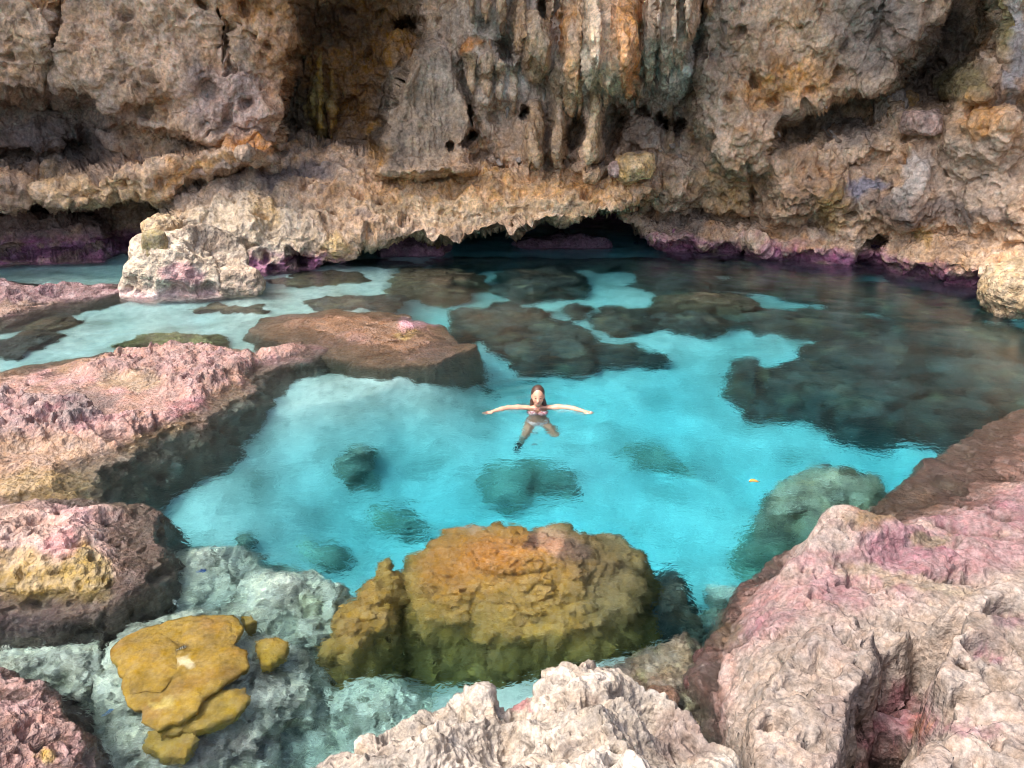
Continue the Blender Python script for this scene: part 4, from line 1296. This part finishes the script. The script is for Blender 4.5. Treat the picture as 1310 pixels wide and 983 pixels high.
# ================================================================== dripstone hanging on the wall (parts of the wall)
def drip(px0, py0, px1, py1, r0, r1, out=.3, name='stalactite', mid=1.0, col=(168, 152, 136), seed=0, flat=1.0, flute=.34, rings=34, segs=36):
    a = wall_at((px0 + px1) / 2, (py0 + py1) / 2)
    y = a[1] - out
    A, B = Wl(px0, py0, y), Wl(px1, py1, y)
    A = A + np.array([0, .7, 0])
    B = B + np.array([0, .12, 0])
    dep = (np.array([0, y, 0]) - EYE) @ FW
    k = dep / F
    t = np.linspace(0, 1, rings)
    e = np.sqrt(np.clip(1 - ((t - .62) / .38).clip(0, 1) ** 2.2, 0, 1))
    rad = (r0 + (r1 - r0) * t) * (1 + (mid - 1) * np.sin(np.pi * t ** .8)) * k * e + .002
    rad = rad * (1 + .22 * perlin(np.stack([t * 4, 0 * t + seed, 0 * t], -1), seed + 8))
    an = np.linspace(0, 2 * np.pi, segs, endpoint=False)
    T, AN = np.meshgrid(t, an, indexing='ij')
    fl = 1 + flute * fbm(np.stack([np.cos(AN) * 2.2 + seed, np.sin(AN) * 2.2, T * 1.4], -1), 3, seed) + .10 * fbm(np.stack([np.cos(AN) * 2, np.sin(AN) * 2 + seed, T * 9], -1), 2, seed + 4)
    R_ = rad[:, None] * fl
    cx = A[None, None, :] + (B - A)[None, None, :] * T[..., None]
    sway = .12 * k * 40 * perlin(np.stack([T * 2.2, 0 * T + seed * 1.7, 0 * T], -1), seed) * np.sin(np.pi * T)
    P = cx + np.stack([np.cos(AN) * R_ + sway, np.sin(AN) * R_ * flat, 0 * R_], -1)
    i = np.arange(segs)
    Fc = np.concatenate([np.stack([q * segs + i, q * segs + (i + 1) % segs, (q + 1) * segs + (i + 1) % segs, (q + 1) * segs + i], -1) for q in range(rings - 1)])
    c = Paint(P, col, seed=seed)
    c.noise((128, 112, 98), (2.5, 2.5, .5), .0, .5, .7, seed + 1)
    c.noise((198, 190, 180), (3.5, 3.5, .6), .1, .5, .6, seed + 2)
    c.noise((172, 118, 62), (2, 2, .8), .25, .6, .7, seed + 3)
    return child_mesh(name, P, Fc[:, ::-1], M_FLOW, cave_wall, c.out())
for k, (a, b_, c_, d_, r0, r1, o_) in enumerate([(628, 28, 628, 64, 4, 1.2, .3), (650, 40, 651, 84, 4, 1.4, .3), (712, 24, 712, 62, 4, 1.2, .35), (766, 112, 766, 134, 4, 1.4, .3), (790, 112, 791, 138, 4, 1.4, .4), (826, 92, 825, 122, 4, 1.2, .4),
        (842, 90, 842, 114, 4, 1.5, .5), (858, 86, 857, 108, 4, 1.2, .5), (614, 104, 614, 132, 3.5, 1.2, .2), (648, 120, 648, 152, 3.5, 1.2, .25), (696, 90, 696, 130, 4, 1.3, .3), (256, 106, 257, 132, 3.5, 1.2, .2), (284, 56, 284, 80, 3, 1, .25), (930, 18, 931, 44, 4, 1.4, .3), (1000, 150, 1000, 176, 3.5, 1.2, .2), (1060, 122, 1060, 140, 3.5, 1.2, .2)]):
    drip(a, b_, c_, d_, r0, r1, o_, col=(160, 144, 126), seed=300 + k * 5, rings=24, segs=24)
for k, (a, b_) in enumerate([(834, 196), (846, 192), (862, 188), (870, 200), (580, 214), (622, 208), (640, 210), (664, 206), (1065, 182), (1076, 180)]):
    drip(a, b_ - 12 - (k % 3) * 4, a, b_ + 3, 1.6, 5, .25, name='stalagmite', mid=1, col=(172, 156, 140), seed=520 + k, rings=16, segs=20)

# ================================================================== swimmer
def surface_nets(f, org, h):
    s = f < 0
    nx, ny, nz = f.shape
    cs = [s[i:nx - 1 + i, j:ny - 1 + j, k:nz - 1 + k] for i in (0, 1) for j in (0, 1) for k in (0, 1)]
    al = np.logical_and.reduce(cs)
    an = np.logical_or.reduce(cs)
    act = an & ~al
    idx = np.full(act.shape, -1, np.int64)
    I, J, K = np.nonzero(act)
    idx[I, J, K] = np.arange(len(I))
    acc = np.zeros((len(I), 3))
    cnt = np.zeros(len(I))
    cor = [(i, j, k) for i in (0, 1) for j in (0, 1) for k in (0, 1)]
    for a in cor:
        for d in range(3):
            if a[d] == 0:
                b_ = list(a)
                b_[d] = 1
                fa = f[I + a[0], J + a[1], K + a[2]]
                fb = f[I + b_[0], J + b_[1], K + b_[2]]
                cr_ = (fa < 0) != (fb < 0)
                t = np.where(cr_, fa / (fa - fb + 1e-12), 0)
                p = np.array(a)[None, :] + t[:, None] * (np.array(b_) - np.array(a))[None, :]
                acc[cr_] += p[cr_]
                cnt[cr_] += 1
    V = (np.stack([I, J, K], -1) + acc / cnt[:, None]) * h + org
    Fs = []
    for d in range(3):
        sl0 = [slice(1, n - 1) for n in f.shape]
        sl1 = list(sl0)
        sl0[d] = slice(0, f.shape[d] - 1)
        sl1[d] = slice(1, f.shape[d])
        s0, s1 = s[tuple(sl0)], s[tuple(sl1)]
        X = np.argwhere(s0 != s1)
        flip = s1[tuple(X.T)]
        off = [1, 1, 1]
        off[d] = 0
        X = X + np.array(off)
        e1, e2 = (d + 1) % 3, (d + 2) % 3
        def at(a, b_):
            Y = X.copy()
            Y[:, e1] -= a
            Y[:, e2] -= b_
            return idx[Y[:, 0], Y[:, 1], Y[:, 2]]
        q = np.stack([at(1, 1), at(0, 1), at(0, 0), at(1, 0)], -1)
        q[flip] = q[flip][:, ::-1]
        Fs.append(q)
    return V, np.concatenate(Fs)

class Field:
    """distance field of smoothly joined tapered limbs"""
    def __init__(s, lo, hi, h):
        s.lo, s.h = np.array(lo, float), h
        s.n = np.ceil((np.array(hi) - s.lo) / h).astype(int) + 1
        s.f = np.full(tuple(s.n), 1.0, np.float32)
    def box(s, lo, hi, pad):
        a = np.maximum(((np.array(lo) - pad - s.lo) / s.h).astype(int), 0)
        b_ = np.minimum(((np.array(hi) + pad - s.lo) / s.h).astype(int) + 2, s.n)
        sl = tuple(slice(i, j) for i, j in zip(a, b_))
        g = np.meshgrid(*[s.lo[d] + s.h * np.arange(a[d], b_[d]) for d in range(3)], indexing='ij')
        return sl, np.stack(g, -1)
    def add(s, d, sl, k):
        o = s.f[sl]
        if k <= 0:
            s.f[sl] = np.minimum(o, d)
        else:
            hh = np.clip(.5 + .5 * (o - d) / k, 0, 1)
            s.f[sl] = o * (1 - hh) + d * hh - k * hh * (1 - hh)
    def limb(s, a, b_, ra, rb, k=.02, sq=(1, 1, 1)):
        a, b_ = np.array(a, float), np.array(b_, float)
        r = max(ra, rb)
        sl, X = s.box(np.minimum(a, b_) - r, np.maximum(a, b_) + r, .06)
        q = np.array(sq)
        Xa = (X - a) / q
        ab = (b_ - a) / q
        t = np.clip((Xa @ ab) / (ab @ ab + 1e-12), 0, 1)
        d = np.linalg.norm(Xa - t[..., None] * ab, axis=-1) - (ra + (rb - ra) * t)
        s.add(d * min(sq), sl, k)
    def ball(s, c, r, k=.02):
        c, r = np.array(c, float), np.array(r, float) * np.ones(3)
        sl, X = s.box(c - r, c + r, .06)
        q = np.linalg.norm((X - c) / r, axis=-1)
        s.add((q - 1) * r.min(), sl, k)
    def dent(s, c, r, k=.01):
        c, r = np.array(c, float), np.array(r, float) * np.ones(3)
        sl, X = s.box(c - r, c + r, .03)
        d = -(np.linalg.norm((X - c) / r, axis=-1) - 1) * r.min()
        o = s.f[sl]
        hh = np.clip(.5 - .5 * (o - d) / k, 0, 1)
        s.f[sl] = o * (1 - hh) + d * hh + k * hh * (1 - hh)

def body_field(h=.0065):
    B = Field((-.92, -.46, -1.36), (.92, .45, .34), h)
    L = B.limb
    # trunk
    L((0, .05, -.10), (0, .06, -.24), .105, .10, .04, (1.35, .85, 1))
    L((0, .06, -.24), (0, .065, -.40), .098, .088, .05, (1.2, .85, 1))
    L((0, .065, -.40), (0, .07, -.56), .09, .118, .06, (1.3, .95, 1))
    for s in (-1, 1):
        B.ball((s * .075, -.035, -.165), (.062, .06, .062), .03)
        B.ball((s * .07, .12, -.58), (.09, .085, .10), .04)
        L((s * .03, .05, -.035), (s * .175, .05, -.035), .05, .05, .04)
    L((0, .045, .07), (0, .055, -.06), .052, .058, .03)
    # head: skull, jaw, cheeks, nose, brow, lips, ears
    B.ball((0, .035, .190), (.076, .094, .098), .0)
    B.ball((0, -.010, .135), (.060, .070, .085), .04)
    B.ball((0, -.052, .075), (.028, .024, .022), .025)
    for s in (-1, 1):
        B.ball((s * .038, -.046, .132), (.024, .02, .022), .02)
        B.ball((s * .078, .03, .155), (.010, .020, .030), .008)
        B.dent((s * .032, -.098, .168), (.022, .026, .014), .012)
        B.ball((s * .031, -.066, .167), (.013, .012, .010), .003)
    L((0, -.068, .172), (0, -.092, .130), .009, .015, .012)
    L((-.018, -.072, .100), (.018, -.072, .100), .008, .008, .008)
    # arms spread on the water, hands
    for s in (-1, 1):
        dz = .004 if s < 0 else .012
        L((s * .175, .05, -.03), (s * .30, .03, -.012 + dz), .057, .047, .03)
        L((s * .30, .03, -.012 + dz), (s * .45, -.01, dz), .047, .040, .03)
        L((s * .45, -.01, dz), (s * .55, -.06, dz), .041, .040, .02)
        L((s * .55, -.06, dz), (s * .69, -.135, dz - .004), .040, .025, .02)
        e = np.array([s * .88, -.45, -.06])
        e = e / np.linalg.norm(e)
        sd_ = np.array([s * .45, .88, 0])
        w0 = np.array([s * .69, -.135, dz - .004])
        L(w0, w0 + e * .05, .024, .026, .015, (1, 1, .62))
        L(w0 + e * .045 - sd_ * .02, w0 + e * .075 - sd_ * .022, .018, .016, .012, (1, 1, .7))
        L(w0 + e * .045 + sd_ * .02, w0 + e * .075 + sd_ * .022, .018, .016, .012, (1, 1, .7))
        for q, (o_, ln) in enumerate([(-.033, .058), (-.011, .072), (.012, .078), (.034, .070)]):
            b0 = w0 + e * .085 + sd_ * o_
            dv = e + sd_ * o_ * 5
            b1 = b0 + dv * ln * .55
            b2 = b1 + dv * ln * .5 + np.array([0, 0, -.012])
            L(b0 - e * .02, b1, .0095, .0088, .006)
            L(b1, b2, .0088, .0072, .004)
        t0 = w0 + e * .02 - sd_ * .022
        L(t0, t0 + (e * .6 - sd_ * .8) * .045, .012, .0105, .008)
        L(t0 + (e * .6 - sd_ * .8) * .045, t0 + (e * .85 - sd_ * .6) * .08, .0105, .008, .005)
    # legs
    for hip, kn, an_, toe in [((-.085, .06, -.60), (-.20, -.22, -.88), (-.27, -.12, -1.22), (-.31, -.28, -1.29)), ((.085, .06, -.60), (.26, -.20, -.82), (.26, .24, -1.02), (.26, .34, -1.20))]:
        hip, kn, an_, toe = map(np.array, (hip, kn, an_, toe))
        L(hip, hip + (kn - hip) * .5, .090, .076, .05)
        L(hip + (kn - hip) * .5, kn, .076, .052, .03)
        calf = kn + (an_ - kn) * .33 + np.array([0, .02, 0])
        L(kn, calf, .051, .054, .03)
        L(calf, an_, .054, .033, .03)
        L(an_, toe, .036, .030, .025)
        L(an_, an_ + np.array([0, .03, -.03]), .034, .030, .02)
    return B

SW = G(688, 522.5, 0)
def headup(V):
    w = sst(.02, .10, V[:, 2:3]) * (np.abs(V[:, :1]) < .16)
    V = V.copy()
    ax = np.abs(V[:, 0])
    V[:, 0] = np.sign(V[:, 0]) * np.where(ax > .2, .2 + (ax - .2) * .94, ax)
    c = np.array([0, .04, .04])
    return c + (V - c) * (1 + .17 * w)
B = body_field()
V, Fc = surface_nets(B.f, B.lo, B.h)
for _ in range(1):                                   # relax the stair steps
    acc = np.zeros_like(V)
    cnt = np.zeros(len(V))
    for a in range(4):
        np.add.at(acc, Fc[:, a], V[Fc[:, (a + 1) % 4]])
        np.add.at(cnt, Fc[:, a], 1)
    V = .5 * V + .5 * acc / np.maximum(cnt, 1)[:, None]
C = np.ones((len(V), 3)) * lin((206, 156, 130))
x, y, z = V.T.copy()
V = headup(V)
face = (y < -.02) & (z > .05)
def dab(cx, cz, rx, rz, c, k=.9, s=1):
    global C
    r = np.sqrt(((x - cx) / rx) ** 2 + ((z - cz) / rz) ** 2)
    C = mixc(C, c, k * sst(1.2, .6, r) * face)
dab(0, .100, .024, .009, (176, 92, 88), .8)
for s in (-1, 1):
    dab(s * .031, .168, .014, .007, (64, 48, 42), .9)
    dab(s * .032, .187, .020, .0045, (104, 74, 56), .8)
    dab(s * .04, .13, .02, .02, (214, 140, 120), .4)
C = mixc(C, (216, 158, 136), sst(.66, .8, np.abs(x)) * .5)
person_mat = bpy.data.materials.new('skin')
def simple_mat(name, rough=.5, sss=0, spec=.4, bump=0, scale=60, var=.12):
    m = bpy.data.materials.new(name)
    m.use_nodes = True
    nt = m.node_tree
    b = nt.nodes['Principled BSDF']
    at = N(nt, 'VertexColor', layer_name='Col')
    tc = N(nt, 'TexCoord')
    nz = N(nt, 'TexNoise', Scale=float(scale), Detail=3.0)
    nt.links.new(tc.outputs['Object'], nz.inputs['Vector'])
    mr = N(nt, 'MapRange')
    mr.inputs['To Min'].default_value = 1 - var
    mr.inputs['To Max'].default_value = 1 + var
    nt.links.new(nz.outputs['Fac'], mr.inputs['Value'])
    sc_ = N(nt, 'VectorMath', operation='SCALE')
    nt.links.new(at.outputs['Color'], sc_.inputs[0])
    nt.links.new(mr.outputs[0], sc_.inputs['Scale'])
    nt.links.new(sc_.outputs[0], b.inputs['Base Color'])
    b.inputs['Roughness'].default_value = rough
    b.inputs['Specular IOR Level'].default_value = spec
    if bump:
        bp = N(nt, 'Bump', Strength=bump, Distance=.01)
        nt.links.new(nz.outputs['Fac'], bp.inputs['Height'])
        nt.links.new(bp.outputs[0], b.inputs['Normal'])
    return m
M_SKIN = simple_mat('wet_skin', .38)
M_HAIR = simple_mat('wet_hair', .35, bump=.6, scale=90, var=.35)
M_SUIT = simple_mat('swimwear', .6, scale=70, var=.25)
M_SHOE = simple_mat('neoprene', .6)
M_FISH = simple_mat('fish_scales', .4)
M_LEAF = simple_mat('dry_leaf', .7, scale=60, var=.3)
person = mesh_obj('person', V + SW, Fc, M_SKIN, C, origin=tuple(SW))
tag(person, 'person in a pale pink bikini treading water with both arms spread wide', 'person')

def worn(name, f, col, mat, pattern=None):
    V, Fc = surface_nets(f, B.lo, B.h)
    C = np.ones((len(V), 3)) * lin(col)
    if pattern:
        n_ = perlin(V * 38, 3)
        C = mixc(C, pattern[0], sst(.05, .25, n_))
        C = mixc(C, pattern[1], sst(.1, .3, -n_))
    return child_mesh(name, V + SW, Fc, mat, person, C)
gx, gy, gz = np.meshgrid(*[B.lo[d] + B.h * np.arange(B.n[d]) for d in range(3)], indexing='ij')
def inter(*a):
    return np.maximum.reduce(a).astype(np.float32)
shell = B.f - .009
cup = np.minimum(np.hypot(gx - .075, gz + .17), np.hypot(gx + .075, gz + .17)) - .072
band = np.maximum(np.abs(gz + .205) - .014, np.abs(gx) - .17)
strap = np.maximum(np.abs(np.abs(gx) - (.035 + (-gz - .02) * .3)) - .009, np.abs(gz + .06) - .09)
top_f = inter(shell, np.minimum(np.minimum(np.maximum(cup, gy - .0), band), strap), np.abs(gz + .12) - .13)
worn('bikini_top', top_f, (214, 168, 172), M_SUIT, ((232, 226, 226), (176, 92, 110)))
brief = np.maximum(gz + .50, -(gz + .70) + 0 * gx)
vcut = (-(gz + .50) - .20) + np.abs(gx) * 1.25
bot_f = inter(shell, brief, vcut, np.abs(gx) - .2)
worn('bikini_bottom', bot_f, (224, 210, 208), M_SUIT, ((236, 232, 230), (196, 150, 158)))
for (cx, cy_, cz) in ((-.29, -.21, -1.27), (.26, .30, -1.13)):
    fs = inter(B.f - .010, np.sqrt((gx - cx) ** 2 + (gy - cy_) ** 2 + (gz - cz) ** 2) - .135)
    worn('water_shoe', fs, (34, 34, 38), M_SHOE)
# hair, slicked back and trailing on one shoulder
Hf = Field(B.lo, B.lo + B.h * (B.n - 1), B.h)
Hf.ball((0, .048, .200), (.086, .098, .100), 0)
Hf.limb((0, .10, .18), (.02, .115, .02), .06, .055, .04)
Hf.limb((.06, .09, .09), (.125, .075, -.012), .035, .028, .03)
Hf.limb((.11, .075, -.005), (.20, .09, -.008), .024, .012, .02)
Hf.limb((-.06, .09, .09), (-.105, .09, -.01), .032, .02, .03)
Hf.f = np.maximum(Hf.f, -(np.sqrt((gx / .066) ** 2 + ((gy + .08) / .115) ** 2 + ((gz - .135) / .105) ** 2) - 1) * .066).astype(np.float32)
V, Fc = surface_nets(Hf.f, Hf.lo, Hf.h)
child_mesh('hair', headup(V) + SW, Fc, M_HAIR, person, np.ones((len(V), 3)) * lin((74, 52, 42)))

# ================================================================== fish and a floating leaf
def fish(px, py, z, ln, head, label, c1, c2, stripes):
    o = G(px, py, z)
    t = np.linspace(0, 1, 15)
    an = np.linspace(0, 2 * np.pi, 14, endpoint=False)
    hgt = ln * .30 * np.sin(np.pi * np.clip(t, 0, .97) ** .75) ** .8 + ln * .02
    ch, sh = math.cos(head), math.sin(head)
    def put(a, b_, c):                           # along, side, up
        a, b_, c = np.broadcast_arrays(a, b_, c)
        return np.stack([o[0] + a * ch - b_ * sh, o[1] + a * sh + b_ * ch, o[2] + c], -1)
    T, A = np.meshgrid(t, an, indexing='ij')
    P = put((.5 - T) * ln, np.cos(A) * hgt[:, None] * .4, np.sin(A) * hgt[:, None])
    i = np.arange(14)
    Fc = np.concatenate([np.stack([k * 14 + i, k * 14 + (i + 1) % 14, (k + 1) * 14 + (i + 1) % 14, (k + 1) * 14 + i], -1) for k in range(14)])
    C = np.ones(T.shape + (3,)) * lin(c1)
    if stripes:
        C = mixc(C, c2, sst(.1, .5, np.sin(T * np.pi * 2 * 4)))
    else:
        C = mixc(C, c2, sst(.2, .9, np.sin(A)))
    b = mesh_obj('fish', P, Fc, M_FISH, C, origin=tuple(o))
    tag(b, label, 'fish')
    def fin(nm, pts, col):
        pts = np.array(pts) * ln
        Vv = np.concatenate([put(pts[:, 0], pts[:, 1] + e, pts[:, 2]) for e in (.006 * ln, -.006 * ln)])
        n = len(pts)
        tri = [(0, k, k + 1) for k in range(1, n - 1)] + [(n, n + k + 1, n + k) for k in range(1, n - 1)]
        tri += [(k, n + k, n + (k + 1) % n) for k in range(n)] + [(k, n + (k + 1) % n, (k + 1) % n) for k in range(n)]
        child_mesh(nm, Vv, np.array(tri), M_FISH, b, np.ones((2 * n, 3)) * lin(col), smooth=False)
    fin('tail_fin', [(-.42, 0, 0), (-.68, 0, .20), (-.60, 0, 0), (-.68, 0, -.20)], c1)
    fin('dorsal_fin', [(.22, 0, .22), (.02, 0, .40), (-.28, 0, .30), (-.30, 0, .12)], c2)
    fin('anal_fin', [(-.02, 0, -.24), (-.25, 0, -.34), (-.32, 0, -.10)], c2)
for args in [(10, 828, -.25, .13, 2.9, 'black and white striped fish beside the pale rock under the algae rock', (206, 206, 190), (28, 30, 34), True),
             (233, 829, -.03, .07, .6, 'tiny striped fish hovering over the mustard plate coral', (200, 200, 190), (40, 40, 44), True),
             (224, 771, -.35, .11, 2.4, 'striped fish in the gap between algae rock and plate coral', (190, 196, 190), (34, 40, 48), True),
             (258, 731, -.5, .08, .3, 'small blue fish above the pale rock near the algae rock', (90, 130, 200), (50, 70, 140), False),
             (138, 912, -.3, .08, 1.0, 'small pale blue fish beside the rim of the plate coral', (200, 214, 226), (110, 150, 200), False),
             (684, 553, -.5, .10, .2, 'small white fish-shaped fleck beside the shin of the swimmer', (226, 222, 216), (180, 176, 170), False),  # two white flecks given the fish shape
             (683, 568, -.5, .09, .4, 'lone small white fish-shaped fleck on open sand past the swimmer', (226, 222, 216), (180, 176, 170), False)]:
    fish(*args)
g = G(964, 617, 0.012)
t = np.linspace(0, 1, 12)
wd_ = .032 * np.sin(np.pi * t) ** .7
rows = []
for s in (-1, -.5, 0, .5, 1):
    rows.append(np.stack([g[0] + (t - .5) * .11, g[1] + s * wd_ + .01 * np.sin(t * 4), g[2] + .012 * s * s + .01 * np.sin(t * 3.1)], -1))
P = np.array(rows)
low = P[::-1].copy()
low[..., 2] -= .003
P2 = np.concatenate([P, low, P[:1]], 0)
leaf = mesh_obj('leaf', P2, gridf(*P2.shape[:2]), M_LEAF, np.ones((P2.shape[0] * P2.shape[1], 3)) * lin((206, 140, 60)), origin=tuple(g))
tag(leaf, 'single dry orange leaf floating on the turquoise water', 'leaf')
st = np.array([[g[0] + .052, g[1], g[2]], [g[0] + .085, g[1] + .012, g[2] + .006]])
an = np.linspace(0, 2 * np.pi, 6, endpoint=False)
V = np.concatenate([s_ + np.stack([0 * an, .002 * np.cos(an), .002 * np.sin(an)], -1) for s_ in st])
i = np.arange(6)
child_mesh('stem', V, np.stack([i, (i + 1) % 6, 6 + (i + 1) % 6, 6 + i], -1), M_LEAF, leaf, np.ones((12, 3)) * lin((120, 84, 40)))
